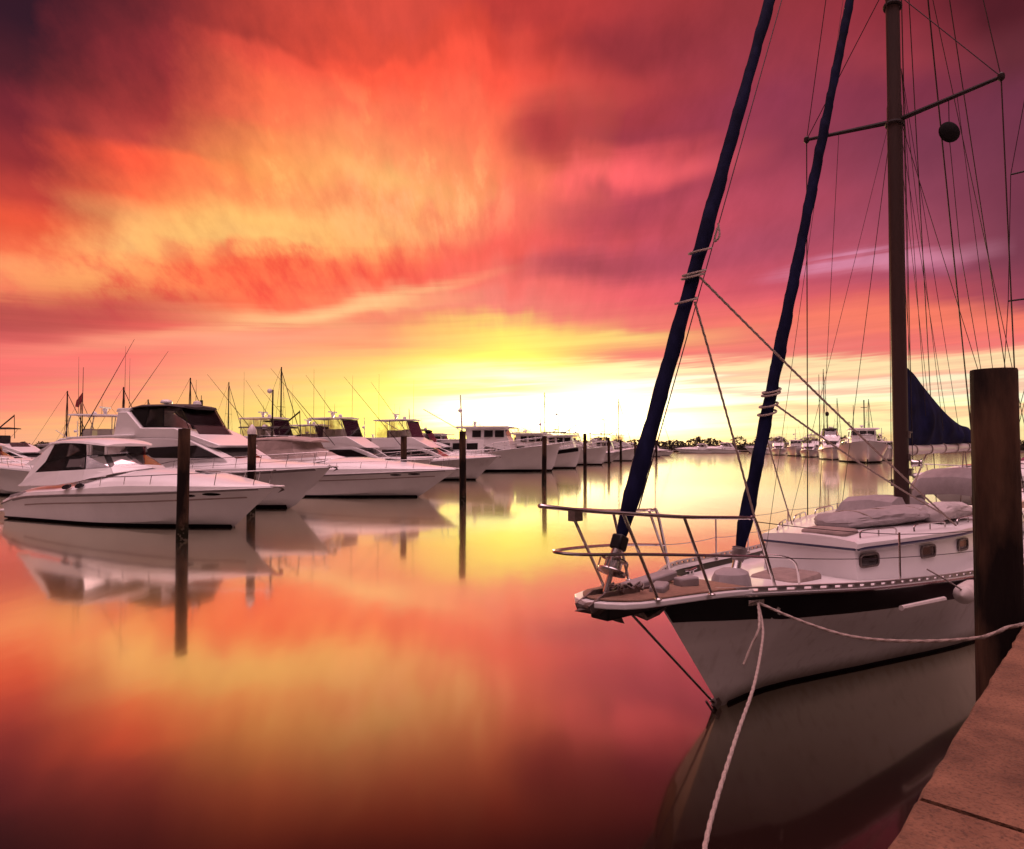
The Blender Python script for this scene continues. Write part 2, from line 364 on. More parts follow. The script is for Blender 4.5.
    def streak(px0,py0,px1,py1,th,col,s,brk=None):
        """one cloud streak at a fixed place in the sky: an elongated soft patch broken up by noise"""
        nonlocal cur
        a0,e0=ae(px0,py0); a1,e1=ae(px1,py1); ca,ce=(a0+a1)/2,(e0+e1)/2; L_=math.hypot(a1-a0,e1-e0)/2; an=math.atan2(e1-e0,a1-a0); t_=th/11.6
        mp=N('ShaderNodeMapping'); mp.vector_type='TEXTURE'; L(wv,mp.inputs[0]); mp.inputs['Location'].default_value=(ca,ce,0); mp.inputs['Rotation'].default_value=(0,0,an); mp.inputs['Scale'].default_value=(L_*1.7,t_*1.8,1)
        ln=N('ShaderNodeVectorMath'); ln.operation='LENGTH'; L(mp.outputs[0],ln.inputs[0])
        gq=mrange(ln.outputs['Value'],1.0,0.0)
        if brk is not None: gq=math_('MULTIPLY',gq,brk)
        cur=mix(math_('MULTIPLY',gq,s),cur,lin(col))
    wv=vec(math_('ADD',az,math_('MULTIPLY',c5(big2),9.0)),math_('ADD',el,math_('ADD',math_('MULTIPLY',c5(big),4.0),math_('MULTIPLY',c5(hs),1.6))))
    flm=mrange(fl,.42,.66); flm2=mrange(fl2,.45,.65)
    fm=math_('MAXIMUM',math_('MULTIPLY',flm,flm2),math_('MULTIPLY',flm,.45))
    streak(30,270,420,228,34,(255,195,110),.85,mrange(fl2,.30,.60))
    streak(230,185,470,175,60,(255,190,105),.95,fm)
    streak(330,205,500,190,34,(255,175,120),.55,flm2)
    streak(150,268,330,262,16,(255,85,60),.75)
    streak(120,300,470,262,20,(255,80,65),.55)
    streak(-60,322,190,308,20,(180,70,72),.75)
    streak(190,334,470,282,7,(255,195,135),.95,mrange(hs2,.25,.5))
    streak(60,350,360,330,7,(255,165,130),.6)
    streak(520,135,600,120,30,(165,45,50),.8,mrange(big2,.3,.6))
    streak(560,185,680,150,17,(255,98,100),.9,mrange(fl,.3,.6))
    streak(560,215,700,205,16,(160,58,75),.6)
    streak(540,262,660,258,12,(165,65,80),.75)
    streak(600,60,760,40,40,(140,42,50),.5,mrange(big2,.35,.6))
    streak(520,60,545,20,22,(225,75,58),.6)
    streak(770,275,900,258,7,(215,135,165),.9,mrange(hs2,.3,.5))
    streak(880,270,960,262,8,(200,115,145),.6)
    streak(700,325,960,318,12,(250,125,100),.8)
    # thin bright and pink bars of cloud low on the right
    br=N('ShaderNodeValToRGB'); rr_=br.color_ramp; rr_.interpolation='B_SPLINE'
    bars=[(0,(255,200,130)),(12,(255,215,150)),(30,(255,235,170)),(38,(235,160,130)),(44,(255,225,160)),(52,(255,250,205)),(58,(225,135,125)),(66,(255,252,205)),(73,(225,125,120)),(84,(255,230,170)),(92,(235,110,110)),(104,(240,115,110)),(120,(255,130,105))]
    rr_.elements[0].position=0; HB=lambda c:tuple(v*(1.35 if c[1]>=225 else 1) for v in lin(c)); rr_.elements[0].color=(*lin(bars[0][1]),1); rr_.elements[1].position=1; rr_.elements[1].color=(*lin(bars[-1][1]),1)
    for h_,c_ in bars[1:-1]:
        e_=rr_.elements.new(h_/120); e_.color=(*HB(c_),1)
    # 120 px of height are about 9.4 degrees at that azimuth
    bt=math_('ADD',math_('DIVIDE',tilt2,9.4),math_('MULTIPLY',c5(hs),.30)); bt=math_('ADD',bt,math_('MULTIPLY',c5(hs2),.22)); L(bt,br.inputs[0])
    cur=mix(math_('MULTIPLY',math_('MULTIPLY',mrange(az,1,13),mrange(el,9.8,7.2)),.92),cur,br.outputs[0])
    gain=math_('ADD',1.0,math_('MULTIPLY',wis,1.25))
    cur=mix(1.0,cur,gain,'MULTIPLY')
    cur=mix(1.0,cur,mix(mrange(el,12,22),(0,0,0),(.004,.005,.010)),'ADD')
    # glow: brighter than white round the hidden sun
    gx=math_('DIVIDE',math_('SUBTRACT',az,3.5),11.5); gy=math_('DIVIDE',math_('SUBTRACT',el,1.8),3.3)
    g=math_('POWER',2.718,math_('MULTIPLY',math_('ADD',math_('MULTIPLY',gx,gx),math_('MULTIPLY',gy,gy)),-1.0))
    cur=mix(1.0,cur,math_('ADD',1.0,math_('MULTIPLY',g,GLOW)),'MULTIPLY')
    cur=mix(1.0,cur,mix(g,(0,0,0),(.25,.22,.16)),'ADD')
    # out of the picture: zenith and the sky behind, bright pink added overhead to light the decks and boats
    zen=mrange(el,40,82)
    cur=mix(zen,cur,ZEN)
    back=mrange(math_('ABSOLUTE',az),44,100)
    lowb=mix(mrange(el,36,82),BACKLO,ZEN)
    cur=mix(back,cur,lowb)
    cur=mix(mrange(el,-1.0,-4.0),cur,(.05,.02,.02))
    bg=N('ShaderNodeBackground'); L(cur,bg.inputs[0]); bg.inputs[1].default_value=1.0
    # faint clear-sky light of the Sky Texture under the cloud
    sk=N('ShaderNodeTexSky'); sk.sky_type='NISHITA'; sk.sun_disc=False
    sk.sun_elevation=math.radians(SUN_EL); sk.sun_rotation=math.radians(SUN_AZ)
    bg2=N('ShaderNodeBackground'); L(sk.outputs[0],bg2.inputs[0]); bg2.inputs[1].default_value=.004
    ad_=N('ShaderNodeAddShader'); L(bg.outputs[0],ad_.inputs[0]); L(bg2.outputs[0],ad_.inputs[1])
    out=N('ShaderNodeOutputWorld'); L(ad_.outputs[0],out.inputs[0])
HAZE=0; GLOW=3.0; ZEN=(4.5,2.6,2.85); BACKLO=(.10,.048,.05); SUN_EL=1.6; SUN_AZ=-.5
build_world()
scn.world.cycles.sampling_method='MANUAL'; scn.world.cycles.sample_map_resolution=512
scn.cycles.use_adaptive_sampling=True; scn.cycles.adaptive_threshold=.025

sun=bpy.data.lights.new('sun','SUN'); sun.energy=.8; sun.angle=math.radians(1.5); sun.color=(1,.62,.30)
so=bpy.data.objects.new('sun',sun); COL.objects.link(so)
sd=Vector((math.sin(math.radians(SUN_AZ))*math.cos(math.radians(1.6)), math.cos(math.radians(SUN_AZ))*math.cos(math.radians(1.6)), math.sin(math.radians(1.6))))
so.rotation_euler=sd.to_track_quat('Z','Y').to_euler()

cam=bpy.data.cameras.new('camera'); co=bpy.data.objects.new('camera',cam); COL.objects.link(co)
co.location=(0,0,HC); co.rotation_euler=(PI/2+PITCH,0,0)
cam.sensor_fit='HORIZONTAL'; cam.sensor_width=36; cam.lens=36*F/1024; cam.clip_end=6000; cam.clip_start=.05
scn.camera=co
scn.view_settings.view_transform='Standard'; scn.view_settings.look='None'; scn.view_settings.exposure=0; scn.view_settings.gamma=1
scn.cycles.max_bounces=5; scn.cycles.diffuse_bounces=2; scn.cycles.glossy_bounces=4; scn.cycles.transparent_max_bounces=12; scn.cycles.use_denoising=True

# ------------------------------------------------------------------ water
def water_mat():
    m=bpy.data.materials.new('calm_harbour_water'); m.use_nodes=True; nt=m.node_tree; nt.nodes.clear(); N=nt.nodes.new; L=nt.links.new
    tc=N('ShaderNodeTexCoord'); 
    mp=N('ShaderNodeMapping'); mp.inputs['Scale'].default_value=(.9,.35,1); L(tc.outputs['Object'],mp.inputs[0])
    n1=N('ShaderNodeTexNoise'); n1.inputs['Scale'].default_value=1.2; n1.inputs['Detail'].default_value=3; L(mp.outputs[0],n1.inputs['Vector'])
    b=N('ShaderNodeBump'); b.inputs['Strength'].default_value=.25; b.inputs['Distance'].default_value=.012; L(n1.outputs['Fac'],b.inputs['Height'])
    gl=N('ShaderNodeBsdfGlossy'); gl.inputs['Roughness'].default_value=.07; gl.inputs['Color'].default_value=(1,.965,.83,1); L(b.outputs[0],gl.inputs['Normal'])
    g2=N('ShaderNodeBsdfGlossy'); g2.inputs['Roughness'].default_value=.20; g2.inputs['Color'].default_value=(1,.98,.82,1); L(b.outputs[0],g2.inputs['Normal'])
    gm=N('ShaderNodeMixShader'); gm.inputs[0].default_value=.30; L(gl.outputs[0],gm.inputs[1]); L(g2.outputs[0],gm.inputs[2])
    df=N('ShaderNodeBsdfDiffuse'); df.inputs['Color'].default_value=(.012,.005,.004,1)
    fr=N('ShaderNodeLayerWeight'); fr.inputs['Blend'].default_value=.5; 
    # facing: 0 straight down, 1 at grazing
    mr=N('ShaderNodeMapRange'); mr.interpolation_type='SMOOTHSTEP'; L(fr.outputs['Facing'],mr.inputs[0])
    mr.inputs[1].default_value=.465; mr.inputs[2].default_value=.79; mr.inputs[3].default_value=.03; mr.inputs[4].default_value=.95
    mx=N('ShaderNodeMixShader'); L(mr.outputs[0],mx.inputs[0]); L(df.outputs[0],mx.inputs[1]); L(gm.outputs[0],mx.inputs[2])
    out=N('ShaderNodeOutputMaterial'); L(mx.outputs[0],out.inputs[0])
    return m
wb=MB(); wb.add([(-2500,-600,0),(2500,-600,0),(2500,2600,0),(-2500,2600,0)],[(0,1,2,3)])
tag(wb.build('water',water_mat(),None,smooth=False),kind='structure')
# ================================================================== MAIN SAILBOAT (local x forward from the mast, y port, z up)
MX,MY=6.85,11.76
SBRZ=math.atan2(-.697,-.717)
def L2W(q,b,z):
    return Vector((MX-.717*q+.697*b, MY-.697*q-.717*b, z))
T_BS=[(-6.2,1.0),(-4.5,1.42),(-2.5,1.72),(0,1.80),(1.2,1.72),(2.35,1.56),(3.6,1.38),(4.88,1.17),(5.9,.93),(6.9,.50),(7.3,.24),(7.62,.02)]
T_ZS=[(-6.2,1.12),(-4.5,1.04),(-2.5,1.0),(0,1.02),(2.35,1.07),(4.9,1.22),(6.0,1.30),(6.9,1.34),(7.62,1.36)]
T_BW=[(-6.2,0.25),(-5,.8),(-3,1.3),(0,1.5),(1.83,1.28),(3.83,.66),(5.5,.11),(6.44,.0)]
def sb_b(q): return max(.02,sinterp(q,T_BS))
def sb_z(q): return sinterp(q,T_ZS)
def sb_keel(q):
    if q>=6.44: return (q-6.44)/(7.62-6.44)*1.34
    return interp(q,[(-6.2,-.05),(-4,-.5),(2,-.9),(5,-.7),(6.1,-.25),(6.44,0)])
def sb_sec(q,n=14):
    bs,zs=sb_b(q),sb_z(q); bw=max(0,sinterp(q,T_BW)) if q<6.44 else 0; zk=sb_keel(q)
    if q>=6.44:
        f=(q-6.44)/1.18
        ctrl=[(0,zk),(bs*.10,zk+(zs-zk)*.12),(bs*.34,zk+(zs-zk)*.42),(bs*.68,zk+(zs-zk)*.74),(bs,zs)]
    else:
        m=lambda t:bw+(bs-bw)*t
        ctrl=[(0,zk),(bw*.62,zk*.5),(bw,0.0),(m(.40),zs*.36),(m(.74),zs*.68),(bs,zs)]
    k=len(ctrl)-1; out=[]
    tabx=[(i/k,c[0]) for i,c in enumerate(ctrl)]; tabz=[(i/k,c[1]) for i,c in enumerate(ctrl)]
    for i in range(n+1):
        t=i/n; out.append((max(0,sinterp(t,tabx)),sinterp(t,tabz)))
    return out
def frange(a,b,n): return [a+(b-a)*i/n for i in range(n+1)]
QS=frange(-6.2,5.6,30)+frange(5.8,7.62,14)

boat=empty('sailboat',(MX,MY,0),SBRZ)
tag(boat,'white sailboat with black sheer band, bowsprit pulpit and navy furled headsails beside the dock','sailboat')
def ring_full(q,zfun=None):
    s=sb_sec(q); r=[(q,-y,z) for y,z in s[::-1]]+[(q,y,z) for y,z in s[1:]]
    return r
h=MB(); h.loft([ring_full(q) for q in QS],caps=False,closed=False)
r0=ring_full(QS[0]); h.add(r0,[tuple(range(len(r0)))])
# band: procedural material decides nothing; the band is its own strake following the sheer
hull=h.build('hull',M['mhull'],boat)
def side_strip(z_from_top0,z_from_top1,off,qs,half=(1,-1)):
    mb=MB()
    for sgn in half:
        rings=[]
        for q in qs:
            s=sb_sec(q,28); zs=sb_z(q); zt=zs-z_from_top1; zb=max(zs-z_from_top0, sb_keel(q)+.01)
            zt=max(zt,zb+.01)
            def at(z):
                for (y0,z0),(y1,z1) in zip(s,s[1:]):
                    if z0<=z<=z1: return y0+(y1-y0)*(z-z0)/(z1-z0+1e-9)
                return s[-1][0]
            rr=[]
            m=5
            for i in range(m+1):
                z=zb+(zt-zb)*i/m; rr.append((q,sgn*(at(z)+off),z))
            for i in range(m,-1,-1):
                z=zb+(zt-zb)*i/m; rr.append((q,sgn*max(0,at(z)-.01),z))
            rings.append(rr)
        mb.loft(rings)
    return mb
QB=[q for q in QS if q<7.6]
side_strip(.29,0.0,.008,QB).build('sheer_band',M['black'],boat)
# boot top at the waterline
mb=MB()
for sgn in (1,-1):
    rings=[]
    for q in [q for q in QS if q<6.45]:
        s=sb_sec(q,28)
        def at(z):
            for (y0,z0),(y1,z1) in zip(s,s[1:]):
                if z0<=z<=z1: return y0+(y1-y0)*(z-z0)/(z1-z0+1e-9)
            return 0
        rings.append([(q,sgn*(at(z)+.006),z) for z in (-.12,0,.035)]+[(q,sgn*max(0,at(z)-.02),z) for z in (.035,0,-.12)])
    mb.loft(rings)
mb.build('boot_top',M['anti'],boat)
# deck, sunk inside the bulwark
mb=MB(); rings=[]
for q in [q for q in QS if q<7.45]:
    z=sb_z(q)-.10; b=max(.015,[y for y,zz in sb_sec(q,28) if zz<=z+.02][-1]-.03)
    rings.append([(q,-b,z),(q,-b*.5,z+.03),(q,0,z+.045),(q,b*.5,z+.03),(q,b,z)])
mb.loft(rings,closed=False,caps=False)
mb.build('deck',M['gel'],boat)
# bulwark inside and cap
mb=MB()
for sgn in (1,-1):
    rings=[]
    for q in [q for q in QS if q<7.5]:
        b=sb_b(q); z=sb_z(q); rings.append([(q,sgn*(b+.005),z),(q,sgn*(b+.005),z+.015),(q,sgn*(b-.055),z+.015),(q,sgn*(b-.055),z-.03),(q,sgn*(b-.035),z-.03),(q,sgn*(b-.035),z)])
    mb.loft(rings)
mb.build('bulwark',M['gel'],boat)
# perforated toe rail
mb=MB()
for sgn in (1,-1):
    qq=frange(-6.0,7.35,150)
    for za,zb in ((.015,.028),(.056,.072)):
        rings=[]
        for q in qq:
            b=sb_b(q)-.02; z=sb_z(q)
            rings.append([(q,sgn*(b+.016),z+za),(q,sgn*(b+.016),z+zb),(q,sgn*(b-.016),z+zb),(q,sgn*(b-.016),z+za)])
        mb.loft(rings)
    q=-6.0
    while q<7.35:
        b=sb_b(q)-.02; z=sb_z(q); b2=sb_b(q+.1)-.02
        a=math.atan2(sgn*(b2-b),.1)
        mb.box((q+.05,sgn*(b+b2)/2,z+.042),(.11,.02,.03),rz=a); q+=.21
mb.build('toe_rail',M['alu'],boat,smooth=False)
# rub strake under the rail
mb=MB()
for sgn in (1,-1):
    mb.tube([(q,sgn*(sb_b(q)+.012),sb_z(q)-.005) for q in frange(-6.0,7.4,60)],.018,6)
mb.build('rub_rail',M['steel'],boat)
# cabin trunk
def cb(q): return interp(q,[(-2.4,1.28),(-1,1.32),(1.45,1.16),(2.6,.95),(4.05,.60)])
def cabin_ring(q,zt,inset):
    return None
mb=MB(); rings=[]
for q in frange(-2.4,4.05,22):
    w=cb(q); zd=sb_z(q)-.16; zt=1.50+.02*(q<0)
    rings.append([(q,-w-.03,zd),(q,-w,zd+.2),(q,-w+.02,zt),(q,w-.02,zt),(q,w,zd+.2),(q,w+.03,zd)])
mb.loft(rings); cab=mb.build('cabin',M['gel'],boat,smooth=True,ang=25)
mb=MB(); rings=[]
for q in frange(-2.45,4.09,26):
    w=cb(q)+.03; 
    rings.append([(q,-w,1.50),(q,-w,1.56),(q,-w*.95,1.585),(q,-w*.5,1.62),(q,0,1.63),(q,w*.5,1.62),(q,w*.95,1.585),(q,w,1.56),(q,w,1.50)])
mb.loft(rings); mb.build('cabin_roof',M['gel'],boat,ang=30)
mb=MB()
for sgn in (1,-1): mb.tube([(q,sgn*(cb(q)+.022),1.492) for q in frange(-2.4,4.04,20)],.022,6)
mb.tube([(4.075,y,1.492) for y in frange(-.6,.6,4)],.022,6)
mb.build('roof_stripe',M['navy'],boat)
# windows
def portlight(q,w,hh,z,sgn):
    b=cb(q)-.006; db=(cb(q+.2)-cb(q-.2))/.4; a=math.atan(db)*sgn
    def rr(w,h,r,n=5):
        o=[]
        for cx,cz,a0 in ((w/2-r,h/2-r,0),(-w/2+r,h/2-r,90),(-w/2+r,-h/2+r,180),(w/2-r,-h/2+r,270)):
            for i in range(n+1):
                t=math.radians(a0+90*i/n); o.append((cx+r*math.cos(t),cz+r*math.sin(t)))
        return o
    f=MB(); o=rr(w,hh,.065); i=rr(w-.05,hh-.05,.045); n=len(o)
    def P(x,zz,d): return (q+x*math.cos(a)-d*sgn*math.sin(a), sgn*(b+d)+x*math.sin(a), z+zz)
    vs=[P(x,zz,.0) for x,zz in o]+[P(x,zz,.022) for x,zz in o]+[P(x,zz,.022) for x,zz in i]+[P(x,zz,0) for x,zz in i]
    fs=[]
    for k in range(n):
        j=(k+1)%n
        fs+= [(k,j,j+n,k+n),(k+n,j+n,j+2*n,k+2*n),(k+2*n,j+2*n,j+3*n,k+3*n)]
    f.add(vs,fs); fr=f.build('window',M['galv'],boat,smooth=False)
    g=MB(); g.add([P(x,zz,.010) for x,zz in i]+[P(x,zz,0.004) for x,zz in i],[tuple(range(n)),tuple(range(2*n-1,n-1,-1))]+[(k,(k+1)%n,(k+1)%n+n,k+n) for k in range(n)])
    g.build('pane',M['glass'],fr,smooth=False)
for q in (3.78,2.4,1.3,.1,-1.1):
    for sgn in (1,-1): portlight(q,.42,.18,1.33,sgn)
# hatches
def hatch(q,y,z,lx,ly,th,m,name='hatch',rz=0):
    mb=MB(); rings=[]
    for k,(s,zz) in enumerate(((1,0),(1,th*.6),(.94,th),(.5,th*1.15))):
        ring=[]
        for i in range(16):
            a=2*PI*i/16; cx=abs(math.cos(a))**.35*math.copysign(1,math.cos(a)); sy=abs(math.sin(a))**.35*math.copysign(1,math.sin(a))
            ring.append((q+cx*lx/2*s,y+sy*ly/2*s,z+zz))
        rings.append(ring)
    mb.loft(rings); return mb.build(name,m,boat)
hatch(3.62,.12,1.615,.62,.60,.055,M['cushion'])
hatch(4.75,.0,sb_z(4.8)-.09,.95,.62,.07,M['cushion'],'foredeck_hatch')
hatch(-.9,.0,1.665,.6,.6,.06,M['glass'])
# grab rails
for sgn in (1,-1):
    for q0,q1 in ((2.95,3.75),(1.6,2.5),(.1,1.1)):
        b0=cb(q0)-.12;b1=cb(q1)-.12
        mb=MB(); mb.tube(smooth_pts([(q0,sgn*b0,1.60),(q0+.06,sgn*b0,1.68),((q0+q1)/2,sgn*(b0+b1)/2,1.69),(q1-.06,sgn*b1,1.68),(q1,sgn*b1,1.60)],5),.012,6)
        mb.tube([((q0+q1)/2,sgn*(b0+b1)/2,1.60),((q0+q1)/2,sgn*(b0+b1)/2,1.69)],.010,6)
        mb.build('grab_rail',M['steel'],boat)
# cockpit coaming, dodger and boom end gear
mb=MB(); mb.box((-3.9,0,1.22),(3.0,2.2,.42)); mb.build('cockpit_coaming',M['gel'],boat,bevel=.06)
mb=MB(); rings=[]
for q,zt in ((-3.3,1.75),(-3.5,2.1),(-3.9,2.24),(-4.5,2.28),(-4.7,2.24)):
    rings.append([(q,-.85,1.4),(q,-.8,zt-.15),(q,-.6,zt),(q,0,zt+.05),(q,.6,zt),(q,.8,zt-.15),(q,.85,1.4)])
mb.loft(rings,closed=False,caps=False); dg=mb.build('dodger',M['tarp'],boat)
s=dg.modifiers.new('s','SOLIDIFY'); s.thickness=.02
# bowsprit platform
out=[]
PL=[(8.68,0),(8.665,.08),(8.62,.17),(8.5,.28),(8.3,.345),(8.0,.38),(7.6,.42),(7.2,.47),(6.75,.56)]
outl=PL+[(q,-b) for q,b in PL[::-1][:-1]]
def platform(z0,z1,inset,m,name):
    mb=MB(); n=len(outl)
    def zz(q): return 1.485-(8.68-q)*.055
    vs=[]
    for dz in (z0,z1):
        for q,b in outl:
            k=1-inset/max(.35,abs(b)+.2); vs.append((q-(inset if q>8.3 else 0),b*k,zz(q)+dz))
    mb.add(vs,[tuple(range(n))[::-1],tuple(range(n,2*n))]+[(i,(i+1)%n,(i+1)%n+n,i+n) for i in range(n)])
    return mb.build(name,m,boat,smooth=False,bevel=.01)
platform(-.05,0,0,M['gel'],'bowsprit_platform')
platform(0.003,.02,.07,M['teak'],'platform_decking')
# sprit beam beneath
mb=MB(); mb.box((7.75,0,1.335),(1.5,.20,.13),ry=-.03); mb.build('sprit_beam',M['black'],boat,bevel=.02)
# pulpit
def tube_part(name,pts,r,m,par=boat,n=8,k=6,smooth=True):
    mb=MB(); mb.tube(smooth_pts(pts,k) if smooth else pts,r,n); return mb.build(name,m,par)
pul=MB()
side=lambda s:[(9.235,.0,2.325),(9.15,.05*s,2.31),(8.73,.13*s,2.255),(8.43,.21*s,2.225),(7.77,.40*s,2.158),(7.0,.54*s,2.105),(6.84,.56*s,2.09),(6.72,.575*s,2.03),(6.42,.62*s,1.37)]
pul.tube(smooth_pts(side(1)[::-1]+side(-1)[1:],6),.017,8)
P0=pul.build('pulpit',M['steel'],boat)
mid=lambda s:[(9.02,0,1.93),(8.98,.09*s,1.925),(8.8,.18*s,1.91),(8.3,.30*s,1.87),(7.5,.47*s,1.79),(6.57,.59*s,1.68)]
tube_part('middle_rail',mid(1)[::-1]+mid(-1)[1:],.014,M['steel'],P0)
for s in (1,-1):
    for a,b in (((8.73,.13*s,2.255),(7.97,.36*s,1.455)),((8.43,.21*s,2.225),(8.137,.36*s,1.47)) if s>0 else ((8.73,.13*s,2.255),(7.95,.36*s,1.45)),((7.77,.4*s,2.158),(7.42,.47*s,1.42)),((7.0,.50*s,2.105),(6.48,.55*s,1.31)) if s<0 else ((7.77,.4*s,2.158),(7.42,.47*s,1.42))):
        mb=MB(); mb.tube([a,b],.0145,8); mb.lathe([(.035,0),(.035,.01),(.02,.02)],(b[0],b[1],b[2]-.005),10)
        if (s>0 and abs(a[0]-8.73)<.01): continue
        if any(abs((o.get('_k') or -1)-(a[0]*10+s))<.01 for o in P0.children): continue
        o=mb.build('post',M['steel'],P0); o['_k']=a[0]*10+s
# light box on the pulpit
mb=MB(); mb.box((8.87,.05,2.225),(.10,.08,.09)); mb.tube([(8.87,.05,2.17),(8.86,.06,2.13),(8.83,.03,2.12)],.006,5); mb.build('bow_light',M['galv'],P0,bevel=.01)
# stanchions and lifelines
def stan(q,y,z0,h=.62,lean=0):
    mb=MB(); mb.tube([(q,y,z0),(q+lean,y,z0+h)],.0125,8); mb.lathe([(.03,0),(.03,.03),(.016,.05)],(q,y,z0),10)
    return mb.build('stanchion',M['steel'],boat)
SQ=[4.38,1.4,-1.7,-4.3]
for s in (1,-1):
    for q in ([4.3]+[2.9,.75,-1.7,-4.3] if s<0 else SQ): stan(q,s*(sb_b(q)-.07),sb_z(q)-.02)
for s in (1,-1):
    for i,(zz,st) in enumerate(((.60,(6.75,.58*s,2.05)),(.33,(6.56,.59*s,1.68)))):
        pts=[st]
        for q in ([4.3,2.9,.75,-1.7,-4.3] if s<0 else SQ): pts.append((q,s*(sb_b(q)-.07),sb_z(q)-.02+zz))
        full=[]
        for a,b in zip(pts,pts[1:]): full+=sag(a,b,.02,6)[:-1]
        full.append(Vector(pts[-1]))
        mb=MB(); mb.tube(full,.0045,5); mb.build('lifeline',M['wire'] if s>0 else M['alu'],boat)
# anchor roller, staysail stay fitting, windlass gear on the platform
mb=MB()
for y in (-.07,.07): mb.prism([(8.70,1.40),(8.73,1.46),(8.5,1.54),(8.0,1.52),(8.0,1.44)],y-.008,y+.008)
mb.lathe([(.03,-.07),(.045,-.06),(.03,0),(.045,.06),(.03,.07)],(8.68,0,1.44),12,axis='Y')
mb.build('bow_roller',M['galv'],boat,smooth=False)
mb=MB(); mb.box((7.55,-.12,1.48),(.75,.16,.09),ry=.04); mb.box((7.75,.12,1.475),(.3,.14,.08),rz=.4); mb.box((7.25,.1,1.46),(.24,.12,.1),rz=-.3)
mb.build('chain_stopper',M['tarp'],boat,bevel=.02)
mb=MB()
random.seed(3)
for k in range(5):
    a=random.uniform(0,6.28); cx,cy=8.05+random.uniform(-.2,.25),random.uniform(-.15,.2)
    mb.tube([(cx+.09*math.cos(a+t)*(1+.3*math.sin(3*t)),cy+.07*math.sin(a+t),1.50+.02*math.sin(5*t+k)+k*.008) for t in frange(0,6,16)],.012,6)
mb.build('anchor_chain',M['galv'],boat)
# covered windlass
mb=MB(); rings=[]
random.seed(5)
for k,(s,z) in enumerate(((1.05,0),(1,.06),(.97,.14),(.86,.21),(.55,.245),(.1,.255))):
    rings.append([(6.15+math.cos(a)*.27*s*(1+.07*math.sin(5*a+k)),.0+math.sin(a)*.20*s*(1+.08*math.sin(4*a+k*.7)),sb_z(6.1)-.12+z) for a in frange(0,2*PI,20)[:-1]])
mb.loft(rings); mb.build('windlass_cover',M['tarp'],boat)
# mooring cleats + hoops
for q in (5.6,6.75,-5.2):
    for s in (1,-1):
        mb=MB(); b=sb_b(q)-.18; z=sb_z(q)-.10
        mb.box((q-.04,s*b,z+.03),(.03,.03,.06)); mb.box((q+.04,s*b,z+.03),(.03,.03,.06)); mb.tube([(q-.14,s*b,z+.075),(q,s*b,z+.06),(q+.14,s*b,z+.075)],.014,6)
        mb.build('cleat',M['steel'],boat)
mb=MB()
mb.tube(smooth_pts([(5.35,.42,1.2),(5.45,.42,1.46),(5.55,.30,1.54),(5.65,.1,1.54)],5),.014,8); mb.build('stay_hoop',M['steel'],boat)
# hawse plate on the band
mb=MB(); mb.box((6.72,.562,1.25),(.20,.02,.06),rz=-.36); mb.build('hawse_plate',M['steel'],boat,bevel=.008)
# headsails, furled
def furl(name,a,b,r0,r1,mats,label=None,tw=1.0):
    a=Vector(a);b=Vector(b); n=260; rings=[]; d=(b-a).normalized(); ux=d.cross(Vector((0,1,0))).normalized(); uy=d.cross(ux)
    for i in range(n+1):
        t=i/n; p=a.lerp(b,t); r=(r0+(r1-r0)*t**.8)*min(1,.55+t*18)
        r*=1+.05*math.sin(t*70)+.05*math.sin(t*31+1)+.03*math.sin(t*173)
        ring=[]
        for k in range(20):
            an=2*PI*k/20; sw=((an/(2*PI)+t*26*tw)%1.0); sw2=((an/(2*PI)+.37+t*25.3*tw)%1.0); rr=r*(.95+.11*sw**2+.05*sw2**3+.02*math.sin(3*an-t*140))
            ring.append(p+(ux*math.cos(an)+uy*math.sin(an))*rr)
        rings.append(ring)
    mb=MB(); mb.loft(rings); o=mb.build(name,mats,boat)
    if label: o['label']=label
    return o
GA=Vector((8.27,0,1.80)); GD=Vector((-3.28,0,6.66)).normalized()
def gp(z): return GA+GD*((z-GA.z)/GD.z)
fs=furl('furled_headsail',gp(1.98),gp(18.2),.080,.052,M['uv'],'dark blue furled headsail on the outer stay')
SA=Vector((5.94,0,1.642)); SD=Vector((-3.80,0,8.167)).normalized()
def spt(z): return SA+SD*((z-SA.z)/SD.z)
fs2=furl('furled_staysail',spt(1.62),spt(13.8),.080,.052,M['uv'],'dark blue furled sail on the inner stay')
# exposed white sail strip low on genoa + furling drums
mb=MB(); d=GD
def along(P,r): 
    return None
def drum(c,d,name,R=.115):
    d=Vector(d).normalized(); ux=d.cross(Vector((0,1,0))).normalized(); uy=d.cross(ux)
    mb=MB(); rings=[]
    for r,z in ((.03,-.14),(R,-.12),(R*1.04,-.10),(R*.98,-.09),(R*.62,-.085),(R*.6,-.01),(R*.92,0),(R*.95,.012),(R*.6,.02),(.05,.05),(.05,.16),(.04,.2)):
        p=Vector(c)+d*z; rings.append([p+(ux*math.cos(a)+uy*math.sin(a))*r for a in frange(0,2*PI,20)[:-1]])
    mb.loft(rings)
    # cage rods
    for k in range(4):
        a=2*PI*k/4+.4; o=(ux*math.cos(a)+uy*math.sin(a))*R*.98
        mb.tube([Vector(c)+o+d*-.1,Vector(c)+o],.008,5)
    return mb.build(name,M['steel'],boat)
drum(gp(1.78),GD,'furling_drum',.13)
mb=MB(); p=gp(1.93); mb.box(p,(.12,.12,.14),ry=-.45); mb.build('furling_swivel',M['black'],boat,bevel=.02)
tube_part('forestay_rod',[gp(1.46),gp(1.70)],.026,M['steel'],smooth=False)
tube_part('toggle_plate',[(8.45,.05,1.46),gp(1.62)],.014,M['galv'],smooth=False)
drum(spt(1.38),SD,'staysail_drum',.10)
tube_part('staysail_rod',[spt(1.15),spt(1.34)],.03,M['steel'],smooth=False)
